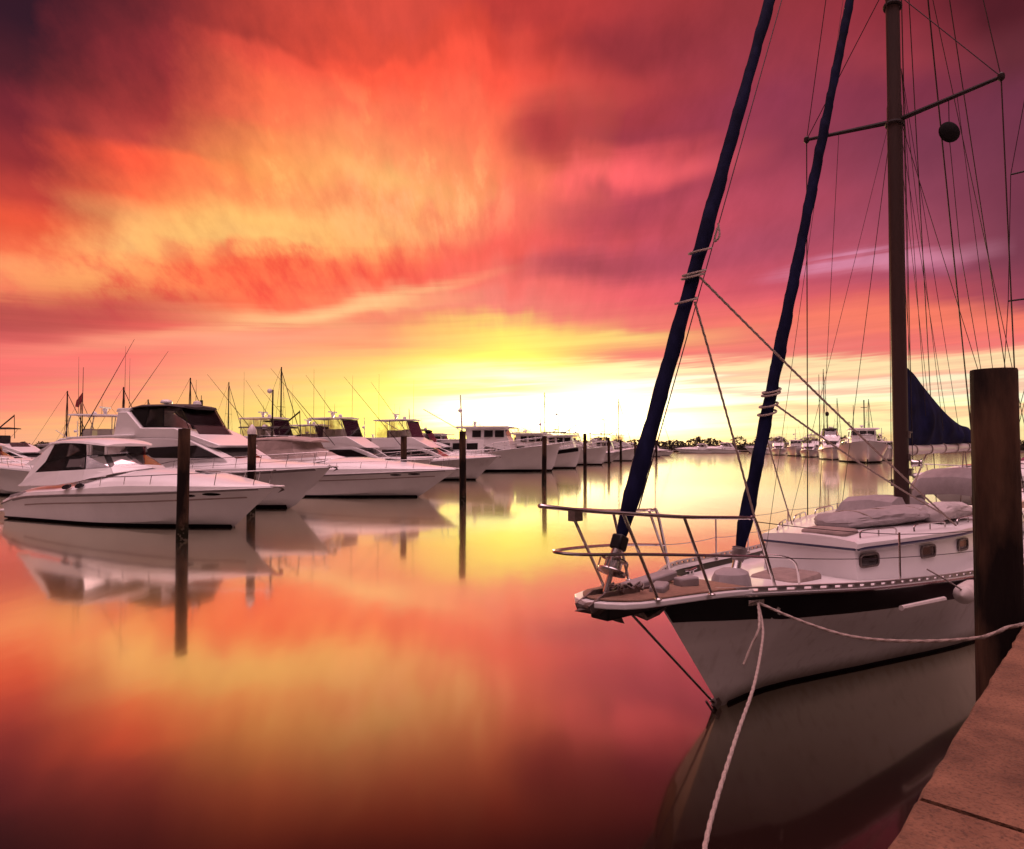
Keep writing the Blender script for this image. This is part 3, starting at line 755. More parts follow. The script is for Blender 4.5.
furl('sail_tack',spt(1.5),spt(1.64),.055,.08,M['tarpl'])
# lashings round the furled headsails
def wrap(f,z,r,m,tilt=.35,name='lashing',rr=.013,turns=1.15):
    c=f(z); d=(f(z+.1)-f(z)).normalized(); ux=d.cross(Vector((0,1,0))).normalized(); uy=d.cross(ux)
    mb=MB(); mb.tube([c+(ux*math.cos(a)+uy*math.sin(a))*r+d*(tilt*r*math.cos(a)+a*.006) for a in frange(0,2*PI*turns,26)],rr,6)
    mb.build(name,m,boat)
for z in (4.86,4.60,4.56): wrap(gp,z,.105,M['rope'],.9)
wrap(gp,4.28,.10,M['rope'],.9)
for z in (3.28,3.42,3.46,3.18): wrap(spt,z,.10,M['rope'],.8)
mb=MB(); 
for z in (5.0,): 
    mb.tube(smooth_pts([gp(5.2)+Vector((-.05,.1,0)),gp(5.05)+Vector((-.09,.13,0)),gp(4.95)+Vector((-.12,.08,.05)),gp(5.06)+Vector((-.10,.1,.09))],5),.012,6)
mb.build('halyard_tail',M['rope'],boat)
# white lower tack webbing
# sheets from the furled sails
G460=gp(4.60)+Vector((0,.08,0)); 
for name,pts,r in (
  ('sheet',sag(gp(4.55)+Vector((0,.09,0)),(1.45,1.12,1.62),.04),.0125),
  ('sheet',sag(spt(3.30)+Vector((0,.09,0)),(1.0,.95,1.68),.05),.012),
  ('sheet',sag(gp(4.28)+Vector((-.02,.09,0)),(5.75,.25,1.36),-.05),.0115),
  ('sheet',sag(spt(3.1)+Vector((-.02,-.05,0)),(3.6,-.4,1.68),.03),.009)):
    mb=MB(); mb.rope(pts,r,n=9); mb.build(name,M['rope'],boat)
# bobstay
mb=MB(); mb.tube([(8.15,0,1.36),(6.62,0,.12)],.013,8); mb.tube([(6.62,0,.12),(6.47,0,.0)],.02,6); mb.build('bobstay',M['steel'],boat)
mb=MB(); mb.box((6.50,0,.05),(.12,.05,.10),ry=.8); mb.tube([(6.75,.02,.14),(6.58,.02,-.04)],.012,6); mb.build('bobstay_fitting',M['galv'],boat)
# mast
def ell(r1,r2,z,q=0,n=18): return [(q+r1*math.cos(2*PI*k/n),r2*math.sin(2*PI*k/n),z) for k in range(n)]
mb=MB(); mb.loft([ell(.165,.12,z) for z in (1.66,8.85)]+[ell(.15,.11,8.9),ell(.15,.11,17.5),ell(.11,.08,18.9)])
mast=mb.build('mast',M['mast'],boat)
mb=MB(); mb.box((-.155,0,9.2),(.05,.035,14.6)); mb.build('sail_track',M['spar'],mast)
mb=MB(); 
for z in (8.55,10.7,10.95,11.05): mb.loft([ell(.19,.145,z-.03),ell(.20,.155,z),ell(.19,.145,z+.03)])
mb.build('mast_band',M['spar'],mast)
mb=MB()
for z,y in ((2.0,.13),(2.35,.14),(2.6,.13),(2.15,-.14),(3.0,.13)): mb.box((0,y,z),(.05,.05,.12)); mb.tube([(-.07,y*1.25,z+.04),(.07,y*1.25,z+.04)],.012,5)
mb.build('mast_cleat',M['galv'],mast)
mb=MB(); mb.lathe([(.06,0),(.075,.01),(.055,.04),(.055,.12),(.08,.15),(.08,.17)],(.02,.17,2.5),12,axis='Y'); mb.lathe([(.0,.16),(.05,.165),(.05,.18),(0,.181)],(.02,.17,2.5),8,axis='Y'); mb.build('winch',M['steel'],mast)
for s in (1,-1):
    mb=MB(); mb.tube([(0,.1*s,8.62),(-.02,1.56*s,8.80)],[.045,.032],8); mb.lathe([(.02,-.07),(.05,-.04),(.055,0),(.05,.04),(.02,.07)],(-.02,1.56*s,8.8),10)
    sp_=mb.build('spreader',M['spar'],mast)
# steps/brackets near the top of view
mb=MB()
for s in (1,-1):
    mb.tube([(0,.1*s,10.85),(.35,.25*s,11.6)],.014,6); mb.tube([(0,.1*s,11.2),(.35,.25*s,11.6)],.012,6)
    mb.tube([(.2,.18*s,11.05),(.2,.18*s,11.5)],.01,5)
mb.tube([(.35,-.25,11.6),(.35,.25,11.6)],.014,6); mb.build('mast_bracket',M['spar'],mast)
# standing rigging
def wire(name,a,b,r=.0075,m=None,par=boat):
    mb=MB(); mb.tube([a,b],r,5); return mb.build(name,m or M['wire'],par)
for s in (1,-1):
    wire('cap_shroud',(-.02,1.56*s,8.8),(-.1,1.68*s,1.1),.011); wire('cap_shroud',(0,.05*s,18.5),(-.02,1.56*s,8.8),.008)
    wire('lower_shroud',(.3,.1*s,10.8),(-.02,1.56*s,8.8),.008)
    wire('flag_halyard',(0,.95*s,8.74),(-.3,1.55*s,1.3),.005)
wire('lower_shroud',(0,-.12,8.5),(1.35,-1.5,1.1),.004)
wire('backstay',(-.1,0,18.8),(-6.0,-.9,1.2),.010); wire('backstay',(-.1,0,18.8),(-6.0,.9,1.2),.010)
wire('topping_lift',(-.15,0,18.6),(-5.35,0,2.9),.015)
wire('running_backstay',(-.1,.1,13.9),(-4.6,1.4,1.2),.007)
wire('running_backstay',(-.1,-.1,13.9),(-4.6,-1.4,1.2),.007)
wire('lower_shroud',(-.1,.1,8.5),(-1.5,1.6,1.1),.006)
wire('lower_shroud',(-.1,-.1,8.5),(-1.5,-1.6,1.1),.006)
for q,zt in ((-1.2,3.6),(-2.4,3.4),(-3.8,3.2)): 
    wire('lazy_jack',(-.15,.08,9.6),(q,.1,zt-.3),.005)
    wire('lazy_jack',(-.15,-.08,9.6),(q,-.1,zt-.3),.005)
wire('main_halyard',(-.32,0,18.2),(-.34,.02,3.0),.009); wire('main_halyard',(-.26,.06,16.0),(-.24,.12,2.2),.007); wire('main_halyard',(.22,-.03,10.8),(.2,-.1,2.1),.006)
wire('main_halyard',(-.5,0,18.0),(-.95,-.1,3.9),.006)
wire('spinnaker_halyard',(.05,-.05,17.5),(7.2,-.50,2.12),.007)
wire('jib_halyard',(.1,.1,17.0),(5.0,-.15,1.4),.0035)
# boom and mainsail cover
mb=MB(); rings=[]
for q in frange(-.2,-5.3,10): rings.append([(q,.075*math.cos(a),2.72+.09*math.sin(a)+(-q)*.012) for a in frange(0,2*PI,12)[:-1]])
mb.loft(rings); bm_=mb.build('boom',M['gel2'],boat)
mb=MB(); rings=[]
ct=[(.22,4.30),(-.1,4.30),(-.577,4.20),(-.9,4.13),(-1.5,3.93),(-3.0,3.50),(-4.2,3.27),(-5.06,3.21),(-5.35,3.08)]
for q in frange(-.17,-5.3,44):
    zt=sinterp(-q,[(-a,b) for a,b in ct]); zb=2.80+.014*(-q)
    w=.12+.04*math.sin(q*3.1)+.02*math.sin(q*7.7)
    n=10; ring=[]
    for k in range(n+1):
        t=k/n; ring.append((q,w*math.sin(PI*min(1,t*1.05+.02))**.45*(1-.45*t)*(1+.18*math.sin(q*5+t*7)),zb+(zt-zb)*t))
    for k in range(n,-1,-1):
        t=k/n; ring.append((q,-w*math.sin(PI*min(1,t*1.05+.02))**.45*(1-.45*t)*(1+.18*math.sin(q*4-t*6)),zb+(zt-zb)*t))
    rings.append(ring)
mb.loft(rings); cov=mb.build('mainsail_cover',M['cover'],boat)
mb=MB(); mb.add([(-.05+.0,0,0)],[]); 
rings=[]
for z,r in ((2.75,.19),(3.4,.20),(4.0,.20),(4.3,.175)): rings.append([(-.02+r*1.1*math.cos(a),r*.85*math.sin(a)*1.0,z) for a in frange(0,2*PI,16)[:-1]])
# collar of the cover forward of the mast
mb=MB()
rr=[]
for z in frange(2.75,4.2,6):
    rr.append([(.0+.24*math.cos(a)*(.95+.05*math.sin(z*4)),-.02+.17*math.sin(a),z) for a in frange(-1.1,1.1,3)]+[(.0+.20*math.cos(a),.15*math.sin(a)-.02,z) for a in frange(1.1,-1.1,3)])
for q in (-.7,-1.7,-2.7,-3.7,-4.7):
    mb=MB(); mb.tube([(q,.085*math.cos(a),2.72+.10*math.sin(a)-q*.013) for a in frange(0,2*PI,14)],.012,5); mb.build('sail_tie',M['rope'],bm_)
wire('mainsheet',(-4.6,0,2.7),(-4.7,.1,1.5),.012,M['rope']); wire('mainsheet',(-4.5,0,2.7),(-4.6,-.1,1.5),.012,M['rope'])
wire('vang',(-1.6,0,2.66),(-.2,0,1.75),.016,M['rope'])
for s in (1,-1):
    tube_part('stern_rail',[(-6.1,0,1.75),(-6.0,.85*s,1.75),(-4.8,1.35*s,1.72),(-4.7,1.37*s,1.1)],.014,M['steel'])

# objects lying on the boat -------------------------------------------------
def lump(name,path,rad,m,seed,flat=.6,n=44,parent=None,amp=.16):
    random.seed(seed); P=smooth_pts(path,24); rings=[]; N=len(P)
    ph=[random.uniform(0,6) for _ in range(6)]
    for i,p in enumerate(P):
        t=i/(N-1); tt=(P[min(i+1,N-1)]-P[max(i-1,0)]).normalized(); a=tt.cross(Vector((0,0,1))).normalized(); b=Vector((0,0,1))
        e=min(1,.25+min(t,1-t)*9); R=rad(t)*e
        ring=[]
        for k in range(n):
            an=2*PI*k/n; pq=Vector((p.x*1.3+seed,math.cos(an)*2.4+p.y,math.sin(an)*2.4+p.x*.8)); w=1+amp*.8*math.sin(3*an+ph[0]+t*9)+amp*2.4*(.35-abs(mnoise.noise(pq)))+amp*1.5*(.25-abs(mnoise.noise(pq*2.7)))
            ring.append(p+a*math.cos(an)*R*w+b*(math.sin(an)*R*flat*w))
        rings.append(ring)
    mb=MB(); mb.loft(rings); return mb.build(name,m,parent)
def onboat(o): o.location=(MX,MY,0); o.rotation_euler=(0,0,SBRZ); return o
M['tarp2']=M['tarp']
o=lump('folded_sail',[(3.2,-.15,1.70),(2.6,.1,1.72),(1.9,.3,1.73),(1.2,.4,1.73),(.6,.45,1.72)],lambda t:.30+.04*math.sin(t*3),M['tarp'],4,.36,amp=.07)
onboat(o); tag(o,'long grey bundled sail lying along the white cabin roof','folded sail')
for q,y in ((2.7,.07),(2.0,.28),(1.3,.39)):
    mb=MB(); mb.tube([(q+.03*math.sin(a*2),y+.31*math.cos(a),1.725+.125*math.sin(a)) for a in frange(0,2*PI,18)],.011,5); mb.build('tie_strap',M['rope'],o)
o=lump('sail_bag',[(1.3,.72,1.72),(.9,.8,1.78),(.4,.85,1.76),(-.1,.85,1.72)],lambda t:.20,M['tarpl'],14,.65,amp=.08)
onboat(o); tag(o,'pale rolled sail bag beside the mast foot on the cabin roof','sail bag')
mb=MB(); rings=[]
for q,zt in ((.85,1.62),(.72,1.88),(.4,1.95),(-.2,1.92),(-1.0,1.86),(-1.6,1.64)):
    rings.append([(q,-.85,1.6),(q,-.75,zt-.06),(q,-.3,zt),(q,.05,zt-.03),(q,.15,1.6)])
mb.loft(rings); o=mb.build('dinghy_cover',M['tarp'],None); onboat(o); tag(o,'grey covered tender upside down beneath the mast','covered tender')
mb=MB()
for k,c in enumerate(((.05,1.0,1.66),(-.35,.85,1.66))):
    mb.tube([Vector(c)+Vector((.16*math.cos(t)*(1-.02*t),.13*math.sin(t)*(1-.02*t),.006*t)) for t in frange(0,18,70)],.012,5)
o=mb.build('rope_coil',M['rope'],None); onboat(o); tag(o,'coiled white line lying behind the sail bag on the roof','rope coil')
# fender + boathook by the port rail
f=empty('fender',L2W(3.1,1.60,.97),SBRZ); tag(f,'pale round-ended fender hanging by the black band of the sailboat','fender')
mb=MB(); mb.lathe([(.0,-.36),(.05,-.35),(.11,-.28),(.125,-.18),(.125,.18),(.11,.28),(.05,.34),(.0,.36)],(0,0,0),16,axis='X'); mb.build('fender_body',M['rubber'],f)
mb=MB(); mb.tube([(.3,0,.06),(.5,-.13,.2),(.62,-.3,.32)],.01,6); mb.build('lanyard',M['ropeg'],f)
o=MB().tube([(4.75,1.30,.99),(3.7,1.47,.95)],[.03,.035],8).build('fender_board',M['rubber'],None); onboat(o); tag(o,'thin pale fender board hanging below the black band','fender board')

# anchor on the bow roller
an=empty('anchor',L2W(8.28,0,1.32),SBRZ); tag(an,'dark galvanised plough anchor stowed under the bowsprit platform','anchor')
AO=Vector((8.28,0,1.32))
def apts(l): return [Vector(p)-AO for p in l]
mb=MB(); mb.prism([(q-8.28,z-1.32) for q,z in ((8.62,1.44),(8.60,1.50),(7.5,1.47),(7.5,1.42),(8.1,1.40),(8.2,1.30),(8.3,1.28),(8.38,1.38))],-.018,.018); mb.build('shank',M['galv'],an,smooth=False)
mb=MB(); mb.add(apts([(8.83,0,1.425),(8.66,.055,1.425),(8.35,.10,1.36),(8.20,.05,1.215),(8.16,0,1.20),(8.20,-.05,1.215),(8.35,-.10,1.36),(8.66,-.055,1.425),(8.5,0,1.33),(8.45,0,1.42)]),
 [(0,1,9),(1,2,9),(0,9,7),(9,6,7),(2,3,4,9),(9,4,5,6),(0,8,1),(1,8,2),(2,8,3),(3,8,4),(4,8,5),(5,8,6),(6,8,7),(7,8,0)]); mb.build('fluke',M['galv'],an,smooth=False)
mb=MB(); mb.add(apts([(8.12,.0,1.42),(8.02,.06,1.36),(7.90,.09,1.22),(7.66,.06,1.20),(7.36,0,1.25),(7.66,-.06,1.20),(7.90,-.09,1.22),(8.02,-.06,1.36),(7.78,0,1.155),(7.85,0,1.26)]),
 [(0,1,9),(1,2,9),(0,9,7),(9,6,7),(2,3,4,9),(9,4,5,6),(0,8,1),(1,8,2),(2,8,3),(3,8,4),(4,8,5),(5,8,6),(6,8,7),(7,8,0)]); mb.build('fluke',M['galv'],an,smooth=False)

# radar reflector
rf=empty('radar_reflector',L2W(0,.83,8.13),SBRZ); tag(rf,'round black radar reflector hanging under the spreader','radar reflector')
mb=MB(); mb.lathe([(.0,-.05),(.14,-.045),(.18,-.02),(.185,.0),(.18,.02),(.14,.045),(.0,.05)],(0,0,0),22,axis='Y'); 
for v_ in range(len(mb.v)): x,y,z=mb.v[v_]; mb.v[v_]=(x,y*1.0,z)
o=mb.build('disc',M['blackm'],rf); o.rotation_euler=(.1,0,-.7)
wire('hanging_line',(0,0,.1),(0,0,.58),.007,par=rf)
mb=MB(); mb.tube([(0,0,-.12),(-.05,.02,-.6),(-.3,.05,-1.9),(-2.1,.3,-6.5)],.006,5); mb.build('tail_line',M['wire'],rf)

# mooring lines
def worldrope(pts,r,label,m='rope',sm=True):
    mb=MB(); mb.rope(smooth_pts(pts,8) if sm else pts,r); o=mb.build('mooring_line',M[m],None); tag(o,label,'mooring line'); return o
hw=L2W(6.72,.58,1.25)
worldrope([hw,(2.36,6.35,1.13),(2.23,6.0,1.07),(1.83,5.1,1.0),(1.38,4.2,.96),(.91,3.2,.93),(.60,2.2,1.1),(.42,1.3,1.53)],.0115,'long white mooring line running from the black bow down past the bottom of the picture')
worldrope([hw,(2.29,6.24,1.12),(2.19,6.17,.97),(2.10,6.11,.82)],.0115,'short loose line end dangling from the hawse of the sailboat bow')
worldrope([hw,(2.7,6.3,1.165),(2.96,5.9,1.135),(3.19,5.4,1.235),(3.42,4.95,1.39),(3.60,4.85,1.50),(3.80,4.70,1.585)],.0125,'sagging white mooring line crossing in front of the big wooden piling')

# ------------------------------------------------------------------ dock and near piling
dock=empty('concrete_dock',(1.26,2.27,0),math.atan2(.732,.682)); tag(dock,'brown weathered concrete dock with a joint between its slabs','dock')
# local x along the edge, y to the left of it (water side positive)
random.seed(11)
def dslab(x0,x1,m=M['conc'],drop=0):
    n=int((x1-x0)/.12)+1; edge=[(x0+(x1-x0)*i/n, -.010*random.random()-.012*(random.random()<.06)) for i in range(n+1)]
    ol=edge+[(x1,-2.6),(x0,-2.6)]
    mb=MB(); N=len(ol)
    top=[(x,y-.015 if y>-1 else y,1.5-drop) for x,y in ol]; mid=[(x,y,1.48-drop) for x,y in ol]; bot=[(x,y,1.22) for x,y in ol]
    mb.add(top+mid+bot,[tuple(range(N))]+[(i,(i+1)%N,(i+1)%N+N,i+N) for i in range(N)]+[(i+N,(i+1)%N+N,(i+1)%N+2*N,i+2*N) for i in range(N)]+[tuple(range(2*N,3*N))[::-1]])
    return mb.build('slab',m,dock,smooth=False)
dslab(-6,.335,drop=.006); dslab(.35,4.6); dslab(4.615,9)
mb=MB(); mb.box((1.5,-.16,1.05),(14.6,.22,.34)); mb.build('edge_beam',M['pile'],dock)
for x in (-3.5,-.5,2.9,6.2): 
    mb=MB(); mb.lathe([(.16,-1.5),(.16,1.22)],(x,-.45,0),14); mb.build('support_post',M['pile'],dock)
# cleat on the dock
ck=empty('dock_cleat',(3.84,4.64,1.5),.82); tag(ck,'pale iron mooring cleat bolted at the right edge of the dock','cleat')
mb=MB(); mb.box((-.06,0,.03),(.05,.05,.06)); mb.box((.06,0,.03),(.05,.05,.06)); mb.build('cleat_base',M['galv'],ck)
mb=MB(); mb.tube([(-.20,0,.085),(-.08,0,.07),(.08,0,.07),(.20,0,.085)],[.014,.022,.022,.014],8); mb.build('horn',M['rubber'],ck)

def piling(X,Y,r,top,label,cap=None,cat='piling',name='wooden_piling',group=None,lean=(0,0),seed=0):
    random.seed(seed); n=28 if r>.18 else 14
    o=empty(name,(X,Y,0)); tag(o,label,cat,group)
    mb=MB(); rings=[]
    zs=frange(-1.5,top,24 if r>.18 else 10)
    ph=[random.uniform(0,6) for _ in range(4)]
    for z in zs:
        rr=r*(1.0+.05*(top-z)/(top+1.5)*.8)
        rings.append([(lean[0]*(z)+rr*math.cos(a)*(1+.018*math.sin(5*a+ph[0]+z*.6)+.01*math.sin(11*a+ph[1]+z*2)),lean[1]*z+rr*math.sin(a)*(1+.018*math.sin(4*a+ph[2]+z)),z) for a in frange(0,2*PI,n)[:-1]])
    if not cap: rings.append([(x*.97+lean[0]*0,y*.97,z+.012) for x,y,z in rings[-1]])
    mb.loft(rings); mb.build('post',M['pile'],o,ang=50)
    if cap=='cone':
        mb=MB(); mb.lathe([(r*1.12,-.12),(r*1.12,0),(r*.95,.10),(r*.3,.26),(.0,.29)],(lean[0]*top,lean[1]*top,top),14); mb.build('cap',M['capw'],o)
    elif cap=='flat':
        mb=MB(); mb.lathe([(r*1.08,-.03),(r*1.08,.03),(0,.035)],(lean[0]*top,lean[1]*top,top),14); mb.build('cap',M['galv'],o)
    return o
npile=piling(3.765,5.2,.158,3.385,'thick dark wooden piling rising beside the sailboat and dock',seed=3)
G='pilings standing in the water along the boat row'
piling(-9.73,19.77,.165,3.30,'slim weathered wooden piling in front of the near white cruiser',group=G,seed=4,lean=(.006,0))
piling(-10.6,27.19,.165,3.40,'dark piling with white domed cap between two white yachts','cone',group=G,seed=5)
piling(-2.35,32.05,.16,3.50,'wooden piling in open water in front of the third cruiser bow',group=G,seed=6,lean=(-.008,0))
piling(2.3,48.03,.17,3.5,'dark piling before the upright bow of the pilothouse boat',group=G,seed=7,lean=(.012,0))
piling(7.05,64.56,.17,4.0,'piling right after the boat with the dark sheer stripe',group=G,seed=8)
piling(13.59,93.57,.18,3.9,'distant piling directly left of the furled headsail foot',group=G,seed=9,lean=(-.01,0))
piling(17.6,108,.19,3.7,'second distant piling, farther along toward the treeline',group=G,seed=10)
piling(22.5,122,.2,3.6,'third distant piling half behind the furled headsail',group=G,seed=12)
piling(29.0,134,.2,3.9,'lone far piling between the headsail and the far cruisers',group=G,seed=13)
piling(-6.0,37,.17,3.35,'short piling with flat cap beside the sportfisher cabin','flat',group=G,seed=14)

# ================================================================== MOTOR YACHTS (local x forward from the stern, y port, z up)
def yacht_sections(p):
    """returns sec(f)-> [(y,z)] half section keel..sheer; p: L,B, zs table (f,z), stem wl fraction, style"""
    Lh,B=p['L'],p['B']
    def sec(f,n=10):
        bs=B/2*sinterp(f,p.get('beam',[(0,.90),(.25,.99),(.45,1.0),(.65,.90),(.8,.68),(.92,.34),(1,.02)]))
        zs=sinterp(f,p['zs']); fw=p.get('stem',.86)
        top=p['zs'][-1][1]
        if f<=fw: zk=interp(f,[(0,-.45),(fw*.7,-.55),(fw,0)])
        else: zk=(zs)*((f-fw)/(1-fw))**p.get('stempow',1.0)*.995
        bc=B/2*interp(f,[(0,p.get('cw',.84)),(.4,.86),(.62,.68),(.8,.34),(fw+.03,.03),(1,.0)])
        bc=min(bc,bs*.93)
        zc=max(interp(f,[(0,.05),(.5,.10),(.8,.34),(1,.7*top)]),zk+.02*(zs-zk))
        zc=min(zc,zk+.6*(zs-zk)) if zk>0 else zc
        fl=p.get('flare',.35)
        P=[(0,zk),(bc,zc),(bc+(bs-bc)*fl,zc+(zs-zc)*.5),(bc+(bs-bc)*(.5+fl*.6),zc+(zs-zc)*.8),(bs,zs)]
        out=[(P[0][0],P[0][1]),((P[1][0])*.5,(P[0][1]+P[1][1])/2)]
        Q=P[1:]
        tx=[(i/3,q[0]) for i,q in enumerate(Q)]; tz=[(i/3,q[1]) for i,q in enumerate(Q)]
        for i in range(n+1): out.append((max(0,sinterp(i/n,tx)),sinterp(i/n,tz)))
        return out
    return sec
def yat(sec,f,z):
    s=sec(f,16)[2:]
    if z<=s[0][1]: return s[0][0]
    for (y0,z0),(y1,z1) in zip(s,s[1:]):
        if z0<=z<=z1: return y0+(y1-y0)*(z-z0)/(z1-z0+1e-9)
    return s[-1][0]
def hull_parts(root,p,mhull,stripes=(),boot=True):
    sec=yacht_sections(p); Lh=p['L']
    fs=frange(0,.6,10)+frange(.64,.90,9)+frange(.92,1.0,6)
    mb=MB(); rings=[]
    for f in fs:
        s=sec(f); rings.append([(f*Lh,-y,z) for y,z in s[::-1]]+[(f*Lh,y,z) for y,z in s[1:]])
    mb.loft(rings,closed=False,caps=False); mb.add(rings[0],[tuple(range(len(rings[0])))])
    hull=mb.build('hull',mhull,root)
    def strip(d0,d1,off,name,m,f0=0,f1=.985,par=root,absz=False,dz=0):
        mb=MB()
        for sgn in (1,-1):
            rg=[]
            for f in [x for x in fs if f0<=x<=f1]:
                zs=sinterp(f,p['zs']); s=sec(f); zlo=s[2][1]
                zt=(d1 if absz else zs-d1); zb=(d0 if absz else zs-d0); zb=max(zb,s[0][1]+.005 if absz else zlo); zt=max(zt,zb+.005)
                def yy(z):
                    if z<zlo: return s[2][0]*max(0,(z-s[0][1]))/max(1e-6,(zlo-s[0][1]))
                    return yat(sec,f,z)
                rg.append([(f*Lh,sgn*(yy(zb+(zt-zb)*i/8)+off*(1+.5*(abs(i-4)<4))),zb+(zt-zb)*i/8-dz*(1-i/8)) for i in range(9)]+[(f*Lh,sgn*max(0,yy(zt)-.02),zt),(f*Lh,sgn*max(0,yy(zb)-.02),zb)])
            if len(rg)>1: mb.loft(rg)
        return mb.build(name,m,par)
    if boot: strip(-.3,p.get('bootz',.10),.028,'boot_stripe',M['anti'],absz=True,f1=p.get('stem',.86)+.01,dz=.03)
    for st in stripes: strip(*st)
    # rub rail
    mb=MB()
    for sgn in (1,-1): mb.tube([(f*Lh,sgn*(sec(f)[-1][0]+.01),sinterp(f,p['zs'])-.01) for f in fs],.028,6)
    mb.build('rub_rail',p.get('rubm',M['alu']),root)
    return sec,strip
def deck_shell(root,p,sec,prof,name='deck',m=None,inset=.05,f0=0.0,f1=.995,crown=.5):
    """rounded deck moulding from the sheer up to the centreline height profile prof [(f,z)]"""
    Lh=p['L']; mb=MB(); rings=[]
    for f in frange(f0,.6,14)+frange(.64,f1,14):
        s=sec(f); b=max(.015,s[-1][0]-.01); zs=sinterp(f,p['zs']); zc=max(zs+.02,sinterp(f,prof)); d=zc-zs
        hp=[(b,zs-.01),(b*.985,zs+d*.30),(b*.90,zs+d*.52),(b*.72,zs+d*.74),(b*.45,zs+d*.93),(0,zc)]
        rings.append([(f*Lh,-y,z) for y,z in hp]+[(f*Lh,y,z) for y,z in hp[::-1][1:]])
    mb.loft(rings,closed=False,caps=False)
    for r,rev in ((rings[0],False),): mb.add(r,[tuple(range(len(r)))])
    return mb.build(name,m or M['gel'],root)
def rail(root,p,sec,pts,h,name='bow_rail',posts=6,r=.014,lean=.12,inb=.10,prof=None,mid=False,m=None):
    """pts: f range; stainless bow rail on both sides joined at the bow"""
    Lh=p['L']; f0,f1=pts; P=[]
    ff=frange(f0,f1,12)
    def base(f,s): return Vector((f*Lh,s*max(.02,sec(f)[-1][0]-inb),sinterp(f,p['zs'])+.05))
    def top(f,s,k=1): 
        b=base(f,s); u=min(1,(f-f0)/(.12)); hh=h*(.55+.45*u); return b+Vector((lean*1.2,0,hh*k+ (0)))
    line=[base(f0,1)]+[top(f,1) for f in ff]+[top(f,-1) for f in ff[::-1]]+[base(f0,-1)]
    mb=MB(); mb.tube(line,r,6); R=mb.build(name,m or M['steel'],root)
    if mid:
        mb=MB(); mb.tube([top(f,1,.5) for f in ff]+[top(f,-1,.5) for f in ff[::-1]],r*.7,5); mb.build('middle_wire',m or M['steel'],R)
    for s in (1,-1):
        for i in range(posts):
            f=f0+(f1-f0)*(i+.6)/posts
            mb=MB(); mb.tube([base(f,s),top(f,s)],r*.85,5); mb.build('post',m or M['steel'],R)
    return R
def wf(z0,z1,w0,w1,xt=None):
    """half width as function of (x,z)"""
    def g(x,z):
        t=(z-z0)/(z1-z0); w=w0+(w1-w0)*t
        if xt: w*=interp(x,xt)
        return w
    return g
def house(root,name,prof,g,m,bevel=.04):
    mb=MB(); mb.prism(prof,lambda x,z:-g(x,z),lambda x,z:g(x,z)); return mb.build(name,m,root,smooth=True,ang=30,bevel=bevel)
def sidewin(root,prof,g,m,off=.012,name='window',frame=None,par=None,sides=(1,-1)):
    for s in sides:
        par_=par or root
        if frame:
            cx=sum(x for x,z in prof)/len(prof); cz=sum(z for x,z in prof)/len(prof)
            mb=MB(); pts=[(x,s*(g(x,z)+off+.008),z) for x,z in prof]
            mb.tube(pts+[pts[0]],frame,5,caps=False); fo=mb.build(name+'_frame' if name!='window' else 'window',M['blackm'],par_)
            mb=MB(); mb.prism(prof,lambda x,z:s*(g(x,z)+off),lambda x,z:s*(g(x,z)-.004)); mb.build('pane',m,fo,smooth=False)
        else:
            mb=MB(); mb.prism(prof,lambda x,z:s*(g(x,z)+off),lambda x,z:s*(g(x,z)-.004)); mb.build(name,m,par_,smooth=False)
def ellipse_port(root,sec,p,x,z,w,h,m=None,off=.012):
    f=x/p['L']
    for s in (1,-1):
        mb=MB(); n=14; vs=[]
        for d in (off,-.01):
            for k in range(n):
                a=2*PI*k/n; xx=x+w/2*math.cos(a); zz=z+h/2*math.sin(a); vs.append((xx,s*(yat(sec,xx/p['L'],zz)+d),zz))
        mb.add(vs,[tuple(range(n)),tuple(range(2*n-1,n-1,-1))]+[(k,(k+1)%n,(k+1)%n+n,k+n) for k in range(n)]); mb.build('porthole',m or M['glass'],root,smooth=False)
def whip(root,a,b,r=.012,name='antenna',m=None):
    mb=MB(); mb.tube([a,Vector(a).lerp(Vector(b),.5),b],[r,r*.8,r*.4],5); return mb.build(name,m or M['wire'],root)
def radome(root,c,r=.3,m=None):
    mb=MB(); mb.lathe([(r*.3,-.15),(r*.35,-.02),(r,0),(r*1.02,.08),(r*.8,.16),(0,.2)],c,14); return mb.build('radar_dome',m or M['gel'],root)
def open_array(root,c,l=1.2,rz=0):
    mb=MB(); mb.lathe([(.10,-.3),(.12,-.1),(.16,-.08),(.16,.06),(.08,.08)],c,12); mb.box((c[0],c[1],c[2]+.13),(.12,l,.10),rz=rz); return mb.build('radar_scanner',M['gel'],root)
def outrigger(root,a,b,r=.022):
    a=Vector(a);b=Vector(b); mb=MB(); mb.tube([a,a.lerp(b,.5),b],[r,r*.8,r*.35],6)
    for t in (.28,.5,.72):
        c=a.lerp(b,t); mb.tube([c+Vector((0,-.12,0)),c+Vector((0,.12,0))],.006,4)
    return mb.build('outrigger',M['spar'],root)
def anchor_roller(root,p):
    x=p['L']; z=p['zs'][-1][1]
    mb=MB(); mb.box((x+.05,0,z+.03),(.5,.22,.06)); mb.build('bow_pulpit',M['gel'],root,bevel=.02)
    mb=MB(); mb.tube([(x-.25,0,z+.10),(x+.32,0,z-.04)],.03,6); mb.add([(x+.32,0,z-.02),(x+.30,.10,z-.10),(x+.08,0,z-.20),(x+.30,-.10,z-.10),(x+.22,0,z-.10)],[(0,1,4),(0,4,3),(1,2,4),(4,2,3),(0,3,2,1)]); mb.build('anchor',M['galv'],root,smooth=False)
